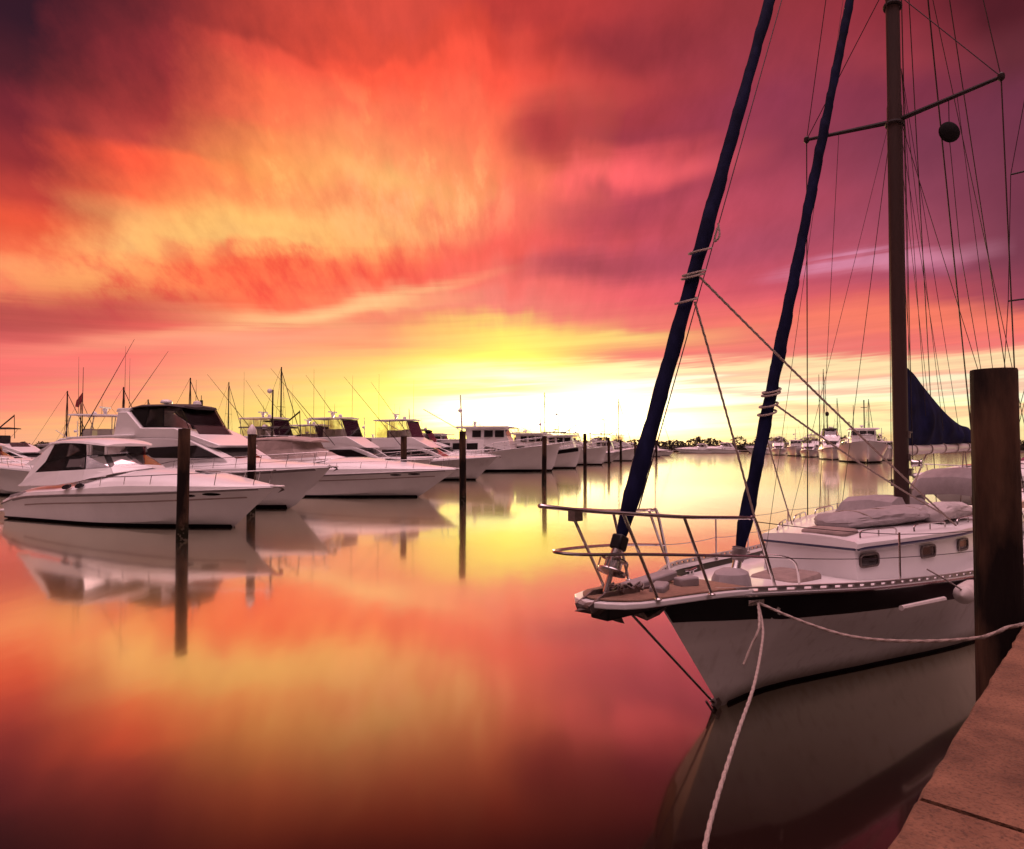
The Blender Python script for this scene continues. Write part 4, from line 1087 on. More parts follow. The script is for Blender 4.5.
def place(o,tip,L_,ang):
    """tip: world XY of the bow; ang: heading (deg, 0=+X, negative=toward the camera)"""
    a=math.radians(ang); o.location=(tip[0]-L_*math.cos(a),tip[1]-L_*math.sin(a),0); o.rotation_euler=(0,0,a)

# ---- express cruiser -------------------------------------------------------
def express_cruiser(label,canvas=False,L_=12.1,group=None,ports=((10.2,1.19),(9.45,1.14))):
    r=empty('express_cruiser'); tag(r,label,'motor yacht',group)
    p=dict(L=L_,B=3.9,zs=[(0,.60),(.04,.74),(.10,.88),(.2,.98),(.4,1.10),(.6,1.20),(.8,1.32),(1,1.43)],stem=.85,flare=.40,stempow=.9,bootz=.10)
    sec,strip=hull_parts(r,p,M['gel'],stripes=((.34,.29,.010,'hull_stripe',M['canvasg'],.08,.93),(.085,.02,.011,'sheer_stripe',M['tarp'],.02,.97)))
    L=L_
    deck_shell(r,p,sec,[(0,.95),(.06,1.20),(.15,1.38),(.3,1.48),(.45,1.80),(.56,2.0),(.66,1.96),(.78,1.82),(.9,1.62),(1,1.50)])
    strip(.02,-.0,.004,'deck_joint',M['alu'],0,.98)
    # cockpit side/windscreen
    L=L_*(.86 if canvas else .80)
    g=wf(1.3,2.95,1.72,1.18,[(0,1),(.30*L,1),(.45*L,1.0),(.56*L,.80),(.62*L,.55)])
    # arch: swept back frame
    for s in (1,-1):
        mb=MB(); pr=[(.105*L,1.25),(.175*L,1.25),(.20*L,1.80),(.238*L,2.45),(.31*L,2.84),(.31*L,2.93),(.225*L,2.93),(.185*L,2.62),(.145*L,1.95)]
        mb.prism(pr,lambda x,z:s*(g(x,z)+.02),lambda x,z:s*(g(x,z)-.07)); mb.build('arch',M['gel'] if not canvas else M['canvasg'],r,bevel=.03)
    # roof
    mb=MB(); rings=[]
    for x,w,z0,z1 in ((.185*L,1.0,2.90,2.95),(.20*L,1.24,2.88,2.99),(.30*L,1.33,2.92,3.07),(.40*L,1.30,2.90,3.07),(.475*L,1.12,2.83,2.98),(.50*L,.9,2.79,2.87)):
        rings.append([(x,-w,z0),(x,-w*.97,(z0+z1)/2),(x,-w*.7,z1),(x,0,z1+.04),(x,w*.7,z1),(x,w*.97,(z0+z1)/2),(x,w,z0)])
    mb.loft(rings); mb.build('hardtop',M['gel'] if not canvas else M['canvasg'],r)
    # lower windshield frame and glass: wraps from arch foot forward to the centre
    glass=M['wglass'] if not canvas else M['canvasg']
    lo=[(.19*L,-1.62,1.80),(.34*L,-1.60,1.88),(.46*L,-1.46,1.94),(.545*L,-1.05,2.02),(.585*L,0,2.08)]
    hi=[(.232*L,-1.50,2.20),(.34*L,-1.42,2.38),(.43*L,-1.24,2.44),(.475*L,-.80,2.46),(.49*L,0,2.50)]
    def full(a): return a+[(x,-y,z) for x,y,z in a[::-1][1:]]
    lo_,hi_=full(lo),full(hi)
    def panels(lo,hi,name,m,th=.015):
        for a,b,c,d in zip(lo,lo[1:],hi[1:],hi):
            mb=MB(); mb.quadpanel(a,b,c,d,th); mb.build(name,m,r,smooth=False)
    panels(lo_,hi_,'windshield',glass)
    base_=full([(.10*L,-1.74,1.28),(.34*L,-1.76,1.36),(.47*L,-1.58,1.55),(.57*L,-1.12,1.80),(.63*L,0,1.98)]); panels(base_,lo_,'coaming',M['gel'],.03)
    top=[(.255*L,-1.32,2.84),(.34*L,-1.30,2.89),(.42*L,-1.20,2.88),(.455*L,-.78,2.84),(.47*L,0,2.84)]; top_=full(top)
    if not canvas:
        panels([(x,y,z+.02) for x,y,z in hi_],top_,'side_curtain',M['vinyl'])
        for line in (lo_,hi_,top_):
            mb=MB(); mb.tube(line,.026,6,caps=False); mb.build('frame',M['blackm'],r)
        for a,b,c in zip(lo_[::2],hi_[::2],top_[::2]):
            mb=MB(); mb.tube([a,b,c],.022,6); mb.build('mullion',M['blackm'],r)
    else:
        panels([(x,y,z+.0) for x,y,z in hi_],top_,'side_curtain',M['canvasg'])
        for a,b,c in zip(lo_[::2],hi_[::2],top_[::2]):
            mb=MB(); mb.tube([a,b,c],.014,6); mb.build('zip_seam',M['tarp'],r)
    # interior helm seat silhouettes
    if not canvas:
        for x,y in ((.33*L,-.6),(.33*L,.6),(.22*L,0)):
            mb=MB(); mb.box((x,y,1.75),(.5,.55,.5)); mb.box((x-.2,y,2.15),(.14,.5,.6),ry=-.15); mb.build('seat',M['gel2'],r,bevel=.06)
        mb=MB(); mb.box((.42*L,-.5,1.95),(.5,.9,.4)); mb.build('dashboard',M['tarp'],r,bevel=.05)
    L=L_
    # side details: vents, oval windows, gills
    for x,z in ((.345*L,1.345),(.405*L,1.40)):
        f=x/L
        for s in (1,-1):
            mb=MB(); n=12; b=sec(f)[-1][0]-.03; vs=[]
            for d in (.03,-.04):
                for k in range(n): a=2*PI*k/n; vs.append((x+.20*math.cos(a),s*(b+d-.07*math.sin(a)),z+.085*math.sin(a)))
            mb.add(vs,[tuple(range(n)),tuple(range(2*n-1,n-1,-1))]+[(k,(k+1)%n,(k+1)%n+n,k+n) for k in range(n)]); mb.build('deck_window',M['glass'],r,smooth=False)
    for s in (1,-1):
        for x in (.06*L,.10*L):
            mb=MB(); f=x/L; b=sec(f)[-1][0]+.004; z=sinterp(f,p['zs'])+.13
            mb.add([(x-.25,s*b,z-.08),(x+.35,s*b*.985,z+.02),(x+.25,s*b*.97,z+.10),(x-.15,s*b*.985,z+.02),(x-.25,s*(b-.05),z-.08),(x+.35,s*(b*.985-.05),z+.02),(x+.25,s*(b*.97-.05),z+.10),(x-.15,s*(b*.985-.05),z+.02)],[(0,1,2,3),(4,7,6,5),(0,3,7,4),(1,5,6,2),(0,4,5,1),(2,6,7,3)]); mb.build('air_vent',M['tarp'],r,smooth=False)
    for x,z in ports: ellipse_port(r,sec,p,x,z,.52,.10)
    rail(r,p,sec,(.33,.985),.52,posts=7,lean=.10,mid=False,r=.016)
    anchor_roller(r,p)
    mb=MB(); mb.box((-.35,0,.28),(.8,3.0,.10)); mb.build('swim_platform',M['gel'],r,bevel=.03)
    # bow hatch
    mb=MB(); mb.box((.74*L,0,1.90),(.6,.6,.04),ry=.08); mb.build('deck_hatch',M['glass'],r,bevel=.015)
    return r,p

A,pA=express_cruiser('near white express cruiser with tinted hardtop enclosure, leftmost boat in front')
place(A,(-7.90,22.35),12.1,-24.5)
C,pC=express_cruiser('white cruiser with its cockpit closed in by plain beige canvas',canvas=True,L_=13.2,ports=((11.3,1.20),(10.5,1.16),(5.9,.98),(5.1,.96)))
C.scale=(1.12,1.12,1.08)
place(C,(-2.95,36.2),13.2*1.12,-16)

# ---- flybridge motor yacht -------------------------------------------------
def flybridge_yacht(label,L_=14.0,group=None,enclosure=True,bimini=False,simple=False,mhull=None):
    r=empty('flybridge_yacht'); tag(r,label,'motor yacht',group); L=L_
    p=dict(L=L,B=4.3,zs=[(0,1.25),(.2,1.28),(.4,1.34),(.6,1.45),(.8,1.62),(1,1.80)],stem=.86,flare=.34,stempow=1.0,bootz=.14)
    sec,strip=hull_parts(r,p,mhull or M['gel'],stripes=((.12,.03,.010,'sheer_stripe',M['tarp'],.02,.97),))
    deck_shell(r,p,sec,[(0,1.45),(.3,1.50),(.5,2.02),(.62,2.20),(.72,2.16),(.85,2.02),(1,1.9)])
    k=L/14
    X=lambda v:v*k
    g=wf(1.5,3.4,1.95,1.55,[(0,1),(X(8.2),1),(X(9.6),.80),(X(10.4),.5)])
    # main saloon
    house(r,'saloon',[(X(3.0),1.4),(X(9.9),1.75),(X(9.6),2.15),(X(7.8),2.95),(X(7.2),3.05),(X(3.0),3.05)],g,M['gel'])
    # dark wrap windows
    sidewin(r,[(X(5.0),2.28),(X(5.6),2.62),(X(8.25),2.72),(X(9.55),2.16),(X(6.0),2.16)],g,M['glass'],.014)
    mb=MB(); mb.quadpanel((X(9.62),-.78,2.14),(X(9.62),.78,2.14),(X(8.35),1.02,2.72),(X(8.35),-1.02,2.72),.02); mb.build('windshield',M['glass'],r,smooth=False)
    # aft cabin / enclosed aft deck with pillars
    house(r,'aft_roof',[(X(.5),3.00),(X(4.6),3.10),(X(4.6),3.22),(X(.4),3.12)],wf(0,1,1.9,1.9),M['gel'],.03)
    for s in (1,-1):
        for x in (.7,1.8,3.0):
            mb=MB(); mb.box((X(x),1.80*s,2.2),(.14,.08,1.7)); mb.build('pillar',M['gel'],r)
    sidewin(r,[(X(.8),1.75),(X(.8),2.95),(X(1.7),2.97),(X(1.7),1.75)],wf(0,1,1.72,1.72),M['vinyl'])
    sidewin(r,[(X(1.9),1.75),(X(1.9),2.97),(X(2.9),3.0),(X(2.9),1.75)],wf(0,1,1.72,1.72),M['vinyl'])
    # flybridge coaming: long wedge sloping forward
    g2=wf(2.9,4.2,1.78,1.45,[(0,1),(X(7.2),1),(X(8.6),.78),(X(9.3),.55)])
    house(r,'flybridge',[(X(3.2),2.98),(X(8.9),2.62),(X(9.1),2.72),(X(7.6),3.25),(X(6.9),3.50),(X(4.9),3.52),(X(3.8),4.28),(X(3.2),4.28),(X(3.3),3.2)],g2,M['gel'])
    mb=MB()
    for s in (1,-1): mb.tube([(X(3.3),s*(g2(X(3.3),3.1)+.012),3.12),(X(7.4),s*(g2(X(7.4),3.1)+.012),3.02)],.012,5)
    mb.build('crease_line',M['tarp'],r)
    if enclosure:
        g3=wf(3.4,4.5,1.55,1.15,[(0,1),(X(6.0),1),(X(7.3),.72)])
        top=[(X(2.7),4.42),(X(6.6),4.50)]
        for s in (1,-1):
            for a,b,c,d in (((3.95,4.22),(4.95,3.56),(4.9,4.48),(3.7,4.42)),((4.95,3.56),(6.1,3.56),(5.75,4.5),(4.9,4.48)),((6.1,3.56),(7.25,3.45),(6.6,4.46),(5.75,4.5))):
                qd=[(X(x),s*g3(X(x),z),z) for x,z in (a,b,c,d)]
                mb=MB(); mb.tube(qd+[qd[0]],.028,5,caps=False); fr=mb.build('curtain_frame',M['blackm'],r)
                mb=MB(); mb.quadpanel(*qd,.01); mb.build('clear_curtain',M['vinyl'],fr,smooth=False)
        mb=MB(); mb.quadpanel((X(7.25),-.95,3.45),(X(7.25),.95,3.45),(X(6.6),.95,4.46),(X(6.6),-.95,4.46),.01); mb.build('clear_curtain',M['vinyl'],r,smooth=False)
        mb=MB(); rings=[]
        for x,w,z in ((3.3,1.0,4.36),(3.6,1.25,4.44),(4.5,1.36,4.56),(6.2,1.30,4.56),(6.75,1.0,4.48),(6.95,.6,4.42)):
            rings.append([(X(x),-w,z-.05),(X(x),-w*.9,z+.03),(X(x),0,z+.09),(X(x),w*.9,z+.03),(X(x),w,z-.05)])
        mb.loft(rings); mb.build('bimini_top',M['canvask'],r)
        radome(r,(X(4.6),0,4.72),.26)
        mb=MB(); mb.lathe([(.14,0),(.2,.05),(.16,.18),(0,.24)],(X(6.2),.3,4.6),12); mb.build('satellite_dome',M['gel'],r)
        house(r,'radar_arch',[(X(2.9),4.28),(X(3.7),4.28),(X(3.9),4.46),(X(3.0),4.46)],wf(0,1,1.3,1.3),M['gel'])
        whip(r,(X(3.1),-1.0,4.4),(X(3.1),-1.0,7.4)); whip(r,(X(5.6),.8,4.6),(X(5.5),.9,5.9),.014)
        mb=MB(); mb.box((X(6.15),.6,4.62),(.1,.1,.5)); mb.tube([(X(6.15),.6,4.8),(X(6.15),.6,5.1)],.015,5); mb.build('light_mast',M['spar'],r)
    if bimini:
        mb=MB(); rings=[]
        for x in frange(2.6,6.3,5): rings.append([(X(x),-1.3,4.9),(X(x),-1.2,5.0),(X(x),0,5.06),(X(x),1.2,5.0),(X(x),1.3,4.9),(X(x),0,4.95)])
        mb.loft(rings); mb.build('bimini_top',M['canvask'],r)
        for s in (1,-1):
            for x in (3.0,4.5,6.0):
                mb=MB(); mb.tube([(X(4.5),1.3*s,3.5),(X(x),1.25*s,4.95)],.015,5); mb.build('bimini_pole',M['steel'],r)
        for x in (3.4,4.4,5.6):
            mb=MB(); mb.box((X(x),.1,3.9),(.5,1.1,.8)); mb.build('seat',M['canvask'],r,bevel=.08)
    # windscreen on flybridge
    mb=MB(); mb.quadpanel((X(7.7),-1.0,3.22),(X(7.7),1.0,3.22),(X(7.3),.95,3.62),(X(7.3),-.95,3.62),.012); mb.build('windscreen',M['wglass'],r,smooth=False)
    if not simple:
        rail(r,p,sec,(.40,.985),.62,posts=8,lean=.12,mid=True,r=.016)
        ellipse_port(r,sec,p,X(10.2),1.25,.34,.16); ellipse_port(r,sec,p,X(9.0),1.15,.34,.16)
        for s in (1,-1):
            mb=MB(); mb.tube([(X(.3),2.0*s,1.3),(X(.3),2.0*s,2.0),(X(2.8),2.05*s,2.05),(X(5.4),2.0*s,2.0)],.018,6); mb.build('side_rail',M['steel'],r)
            mb=MB(); mb.prism([(X(6.5),1.92),(X(8.6),2.12),(X(10.5),1.86),(X(10.0),1.80),(X(8.2),1.9)],s*(1.62),s*(1.55)); 
    anchor_roller(r,p)
    return r,p
B_,pB=flybridge_yacht('white flybridge yacht with smoked clear curtains under a black top, behind the near cruiser')
B_.scale=(1.04,1.04,1.04)
place(B_,(-8.0,29.5),14*1.04,-21)

# ---- sportfisher -----------------------------------------------------------
def sportfisher(label,L_=14.5,group=None,blackband=True,curtains=True,outr=True,mhull=None,aft=-1,riglen=6.6,rigr=.8,arm=False):
    r=empty('sport_fishing_boat'); tag(r,label,'fishing yacht',group); L=L_; k=L/14.5; X=lambda v:v*k
    p=dict(L=L,B=4.5,zs=[(0,1.0),(.2,1.05),(.38,1.18),(.5,1.45),(.7,1.70),(.85,1.88),(1,2.05)],stem=.87,flare=.26,stempow=1.0,bootz=.14)
    sec,strip=hull_parts(r,p,mhull or M['gel'])
    deck_shell(r,p,sec,[(0,1.05),(.3,1.12),(.42,1.6),(.6,2.0),(.75,2.05),(.9,2.1),(1,2.12)])
    g=wf(1.4,3.0,1.95,1.60,[(0,1),(X(8.0),1),(X(9.6),.76),(X(10.4),.5)])
    house(r,'cabin',[(X(4.4),1.2),(X(10.2),1.95),(X(8.9),2.62),(X(8.4),2.80),(X(4.4),2.80)],g,M['gel'])
    if blackband:
        sidewin(r,[(X(4.9),2.05),(X(4.9),2.62),(X(8.0),2.66),(X(9.5),2.08)],g,M['glass'],.014)
        mb=MB(); mb.quadpanel((X(10.0),-.8,2.05),(X(10.0),.8,2.05),(X(8.85),1.0,2.64),(X(8.85),-1.0,2.64),.02); mb.build('windshield',M['glass'],r,smooth=False)
    g2=wf(2.8,3.8,1.85,1.6,[(0,1),(X(7.0),1),(X(8.6),.82),(X(9.4),.65)])
    house(r,'flybridge',[(X(3.9),2.80),(X(9.2),2.80),(X(8.9),2.95),(X(7.5),3.72),(X(3.9),3.62)],g2,M['gel'])
    # hardtop on pipes
    mb=MB(); rings=[]
    for x,w,z in ((3.9,1.35,5.15),(4.2,1.6,5.18),(6.6,1.6,5.22),(7.2,1.3,5.2)):
        rings.append([(X(x),-w,z),(X(x),-w*.98,z+.08),(X(x),0,z+.14),(X(x),w*.98,z+.08),(X(x),w,z)])
    mb.loft(rings); mb.build('hardtop',M['gel'],r)
    for s in (1,-1):
        for a,b in ((4.2,4.2),(5.6,5.4),(7.4,6.9)):
            mb=MB(); mb.tube([(X(a),1.45*s,3.5),(X(b),1.45*s,5.2)],.03,6); mb.build('hardtop_pole',M['alu'],r)
        if curtains:
            for a,b,c,d in ((4.3,5.4,5.35,4.3),(5.6,7.2,6.8,5.5)):
                mb=MB(); mb.quadpanel((X(a),1.47*s,3.65),(X(b),1.47*s,3.65),(X(c),1.47*s,5.15),(X(d),1.47*s,5.15),.01); mb.build('clear_curtain',M['vinyl'],r,smooth=False)
    if curtains:
        mb=MB(); mb.quadpanel((X(7.5),-1.4,3.7),(X(7.5),1.4,3.7),(X(6.95),1.4,5.15),(X(6.95),-1.4,5.15),.01); mb.build('clear_curtain',M['vinyl'],r,smooth=False)
    open_array(r,(X(5.4),0,5.65),1.3)
    mb=MB(); mb.lathe([(.12,0),(.16,.06),(.14,.2),(0,.28)],(X(6.6),-.9,5.3),12); mb.build('satellite_dome',M['gel'],r)
    mb=MB(); mb.box((X(5.2),0,3.9),(.9,1.0,.9)); mb.box((X(6.3),0,4.0),(.6,1.4,.7)); mb.build('helm_console',M['gel2'],r,bevel=.08)
    for x,s,z in ((X(4.4),-1,9.3),(X(6.5),1,9.0),(X(6.3),-1,6.4)): whip(r,(x,1.3*s,5.25),(x+.02,1.35*s,z),.016)
    if outr:
        for s in (1,-1): outrigger(r,(X(6.6),1.75*s,3.0),(X(6.6)-X(riglen*rigr),(1.75+.9)*s,3.0+riglen),.03)
    if arm:
        mb=MB(); mb.tube([(X(3.2),-1.2,4.2),(X(2.2),-1.2,6.4)],[.06,.05],6); mb.tube([(X(3.0),-1.2,5.2),(X(.2),-1.25,4.1)],.05,6); mb.build('davit',M['spar'],r)
    rail(r,p,sec,(.62,.985),.6,posts=5,lean=.1,mid=True,r=.016)
    anchor_roller(r,p)
    return r,p
# behind the near cruiser, bow to the left: tall hardtop and outriggers leaning right
S,_=sportfisher('white sport fishing yacht facing left with twin outriggers, behind the near cruiser',L_=13.5,riglen=7.0,rigr=.62,blackband=False,curtains=False)
S.scale=(.87,)*3
place(S,(-31.0,38.0),13.5*.87,180+6)
E1,_=sportfisher('white sport fishing yacht with tall outriggers, first behind the beige canvas cruiser',riglen=6.3,rigr=.85,curtains=True)
E1.scale=(.95,)*3
place(E1,(-5.9,51),14.5*.95,-14)
E2,_=sportfisher('white sport fishing yacht with curtained flybridge, bow beyond the third cruiser',L_=15,riglen=6.0,mhull=M['hullg'])
E2.scale=(.95,)*3
place(E2,(-1.2,54.5),15*.95,-14)

# ---- pilothouse trawler ----------------------------------------------------
def trawler(label,L_=15,group=None,mast=True,name='trawler_yacht',band=None,mhull=None,wins=4,B=4.8,simple=False):
    r=empty(name); tag(r,label,'trawler yacht' if name=='trawler_yacht' else 'boat',group); L=L_; k=L/15; X=lambda v:v*k
    p=dict(L=L,B=B,zs=[(0,1.5),(.3,1.5),(.5,1.62),(.6,1.95),(.8,2.35),(1,2.75)],stem=.95,flare=.40,stempow=1.0,cw=.9,bootz=.22,
           beam=[(0,.88),(.25,.98),(.5,1.0),(.7,.94),(.85,.72),(.94,.42),(1,.03)])
    sec,strip=hull_parts(r,p,mhull or M['gel'],stripes=(((.55,.1,.012,'dark_sheer_band',band,.45,.985),) if band else ()))
    deck_shell(r,p,sec,[(0,1.52),(.5,1.65),(.6,1.97),(.8,2.38),(1,2.78)])
    g=wf(1.6,3.6,1.85,1.6)
    house(r,'saloon',[(X(2.2),1.5),(X(8.2),1.6),(X(8.2),3.1),(X(2.2),3.0)],g,M['gel'])
    for i in range(wins):
        x0=2.7+i*5.2/wins
        sidewin(r,[(X(x0),2.15),(X(x0),2.75),(X(x0+4.2/wins),2.78),(X(x0+4.2/wins),2.15)],g,M['glass'],.012)
    g2=wf(2.5,4.6,1.70,1.45,[(0,1),(X(9),1),(X(10.6),.85)])
    house(r,'pilothouse',[(X(6.6),2.9),(X(10.7),1.9),(X(10.4),3.2),(X(10.2),3.55),(X(10.0),4.25),(X(6.4),4.25)],g2,M['gel'])
    for x0 in (7.1,8.2,9.2): sidewin(r,[(X(x0),3.35),(X(x0),4.0),(X(x0+.8),4.0),(X(x0+.8),3.35)],g2,M['glass'],.012)
    w0=g2(X(10.2),3.5)
    for i in range(3):
        y0=-w0*.92+i*w0*1.84/3; y1=y0+w0*1.84/3-.10
        mb=MB(); mb.quadpanel((X(10.26),y0,3.50),(X(10.26),y1,3.50),(X(10.06),y1,4.05),(X(10.06),y0,4.05),.02); mb.build('windshield',M['glass'],r,smooth=False)
    house(r,'roof',[(X(5.6),4.22),(X(10.8),4.22),(X(11.0),4.30),(X(10.4),4.42),(X(5.6),4.42)],wf(0,1,1.72,1.72),M['gel'])
    house(r,'boat_deck',[(X(.4),3.0),(X(6.6),3.1),(X(6.6),3.18),(X(.4),3.1)],wf(0,1,1.95,1.95),M['gel'])
    if mast:
        mb=MB(); mb.tube([(X(5.8),0,3.1),(X(5.6),0,7.6)],[.10,.06],8); mb.tube([(X(5.6),-.5,6.2),(X(5.6),.5,6.2)],.03,5); mb.build('mast',M['gel2'],r)
        mb=MB(); mb.lathe([(.0,-.22),(.2,-.12),(.24,.05),(.15,.2),(0,.25)],(X(5.7),-.45,6.0),12); mb.build('satellite_dome',M['gel'],r)
        mb=MB(); mb.tube([(X(5.7),0,4.0),(X(2.0),0,6.2)],.05,6); mb.build('boom',M['gel2'],r)
        open_array(r,(X(7.0),0,4.75),1.2)
    else:
        whip(r,(X(6.5),.8,4.4),(X(6.4),.8,7.5)); radome(r,(X(7.5),0,4.65),.28)
    rail(r,p,sec,(.5,.985),.75,posts=7,lean=.05,mid=not simple,r=.02)
    anchor_roller(r,p)
    return r,p
T1,_=trawler('white pilothouse trawler with big square windows and tall mast, bow beyond the canvas cruiser',L_=16)
place(T1,(5.3,73.0),18,-10); T1.scale=(1.125,)*3
F1,_=trawler('white boat with a black sheer band, right of the pilothouse trawler',L_=14,band=M['black'],mast=False)
place(F1,(8.6,82.5),14,-12)
# ------------------------------------------------------------------ farther boats of the left row (copies of the kinds above)
def clone(src,label,tip,L_,ang,sc=1.0,group=None,drop=()):
    c=copy_tree(src); c['label']=label
    if group: c['group']=group
    elif 'group' in c: del c['group']
    c.scale=(sc,)*3; place(c,tip,L_*sc,ang); return c
GR='boats moored in the far part of the left row'
far_left=[
 (T1,16,'far trawler, first one past the boat with the black sheer band',(14.0,97.5),-12,1.0),
 (E2,15,'far sport fishing yacht behind the second distant piling',(18.5,112),-12,.95),
 (T1,16,'smaller far trawler beyond the distant sport fishing yacht',(23.0,124),-12,.85),
 (B_,14,'far flybridge yacht just left of the furled headsail',(27.5,139),-12,1.0),
 (E1,14.5,'farthest fishing yacht of the left row, beside the headsail foot',(33.5,155),-12,1.0),
 (A,12.1,'farthest small cruiser of the left row before the open water',(40.5,172),-12,1.2),
]
for s_,L_,lab,tip,a_,sc in far_left: clone(s_,lab,tip,L_,a_,sc,GR)
# boats half hidden behind the near ones
N1,_=flybridge_yacht('flybridge yacht with a black bimini and tall radar mast, behind the capped piling',enclosure=False,bimini=True)
N1.scale=(.80,)*3; place(N1,(-8.1,40),14*.80,-17)
mb=MB(); mb.tube([(5.2,-.6,3.4),(5.25,-.6,7.9)],[.075,.06],8); mb.tube([(5.2,-.6,5.4),(4.6,-.6,5.4)],.05,6); mb.box((4.75,-.6,5.45),(.6,.3,.08)); mb.box((4.75,-.6,4.75),(.5,.3,.06)); mb.build('radar_mast',M['spar'],N1)
mb=MB(); mb.lathe([(0,-.2),(.17,-.12),(.2,.02),(.14,.15),(0,.2)],(4.95,-.6,7.8),12); mb.build('satellite_dome',M['gel'],N1)
mb=MB(); mb.lathe([(0,-.2),(.2,-.12),(.24,.02),(.16,.15),(0,.2)],(4.55,-.6,5.0),12); mb.build('satellite_dome',M['gel'],N1)
mb=MB(); mb.tube([(6.2,-1.2,4.75),(8.1,-1.2,6.1)],.06,6); mb.tube([(8.1,-1.2,6.2),(8.2,-1.2,4.0)],.03,6); mb.build('davit',M['spar'],N1)
W1=clone(A,'small cruiser with raised deck at the left edge, far behind the near one',(-27.5,43),12.1,-12,1.0)
W2=clone(N1,'white flybridge boat with black bimini at the left edge',(-34,52.5),14,-10,.85)
W3=clone(E2,'fishing yacht showing its pale bow behind the near cruiser stern',(-13.0,57),15,-14,1.0)
W4=clone(E1,'fishing yacht hidden behind the canvas cruiser roof, second of its look',(-11.0,60),14.5,-14,.9)
W5=clone(B_,'flybridge yacht far behind the sport fishing yachts, under the sun glow',(-2,71),14,-14,1.0)
W6=clone(T1,'trawler tucked behind the pilothouse trawler with its mast in the glow',(-3.5,84),16,-12,1.0)
W7=clone(E2,'fishing yacht tucked behind the boat with the black sheer band',(5,99),15,-12,1.0)
W8=clone(E1,'pale fishing yacht in the rear row under the brightest sky',(10,117),14.5,-12,1.0)

# ------------------------------------------------------------------ right row: boats seen bow-on
R1,_=trawler('big white trawler seen bow on, nearest boat right of the furled staysail',L_=15,B=5.6,mast=False); R1.scale=(1.32,)*3
place(R1,(56.5,106),15*1.32,-113)
mb=MB(); mb.tube([(6.4,.4,4.4),(6.4,.4,8.2)],.07,6); mb.tube([(6.4,0,7.2),(6.4,.8,7.2)],.04,5); mb.tube([(5.4,-.8,4.4),(5.4,-.8,7.6)],.04,5); mb.tube([(8.4,-1.4,5.0),(6.4,-1.4,5.35),(4,-1.4,5.1)],.05,5); mb.build('mast',M['spar'],R1)
RG='boats moored bow out along the right row'
R2,_=flybridge_yacht('white yacht with tall upper deck and radar post, second of the right row',enclosure=True); R2.scale=(1.3,1.10,1.42)
place(R2,(63,131),14*1.3,-113)
mb=MB(); mb.tube([(6.2,-.5,4.4),(6.2,-.5,6.6)],.09,6); mb.lathe([(0,-.35),(.3,-.2),(.36,.05),(.25,.3),(0,.4)],(6.2,-.5,6.7),12); mb.build('radar_mast',M['spar'],R2)
mb=MB(); mb.tube([(8.2,-1.9,1.9),(8.0,-1.9,12.5)],[.09,.05],6); mb.build('tall_antenna',M['spar'],R2)
for s_,L_,lab,tip,a_,sc in (
 (E2,15,'third boat of the right row, dark bow cover and black windows',(76.5,168),-113,1.1),
 (T1,15,'fourth boat of the right row, small with its wheelhouse lit from behind',(77.5,182),-112,1.02),
 (E1,14.5,'fifth boat of the right row, farthest near the shore',(79.5,199),-112,1.02),
 (B_,14,'sixth boat of the right row, against the mangroves',(82,222),-120,1.1)):
    clone(s_,lab,tip,L_,a_,sc,RG)
clone(E2,'boat squeezed between the second and third of the right row',(72.5,163),15,-114,.95,RG)
clone(T1,'trawler in the gap beside the big white bow-on trawler',(71,126),16,-112,.85,RG)
# far cruisers side on before the shore
FG='cruisers moored side on along the far shore'
for i,(s_,L_,lab,tip,a_,sc) in enumerate((
 (A,12.1,'far white cruiser directly right of the furled headsail',(64,262),-178,1.2),
 (A,12.1,'middle one of the far shore cruisers, with longer white hull',(72,262),-178,1.35),
 (B_,14,'far shore cruiser just left of the furled staysail',(90,258),-178,1.3),
 (A,12.1,'far cruiser left of the headsail, low against the shore',(44,266),-178,1.3))):
    clone(s_,lab,tip,L_,a_,sc,FG)
fd=MB(); fd.box((75,270,.55),(80,2.4,.5)); 
for x in frange(38,112,14): fd.box((x,270,.4),(.4,.4,2.4))
tag(fd.build('floating_dock',M['pile'],None),'long low dock at the foot of the far shore','dock')
# right hand boats beyond the mast (another slip)

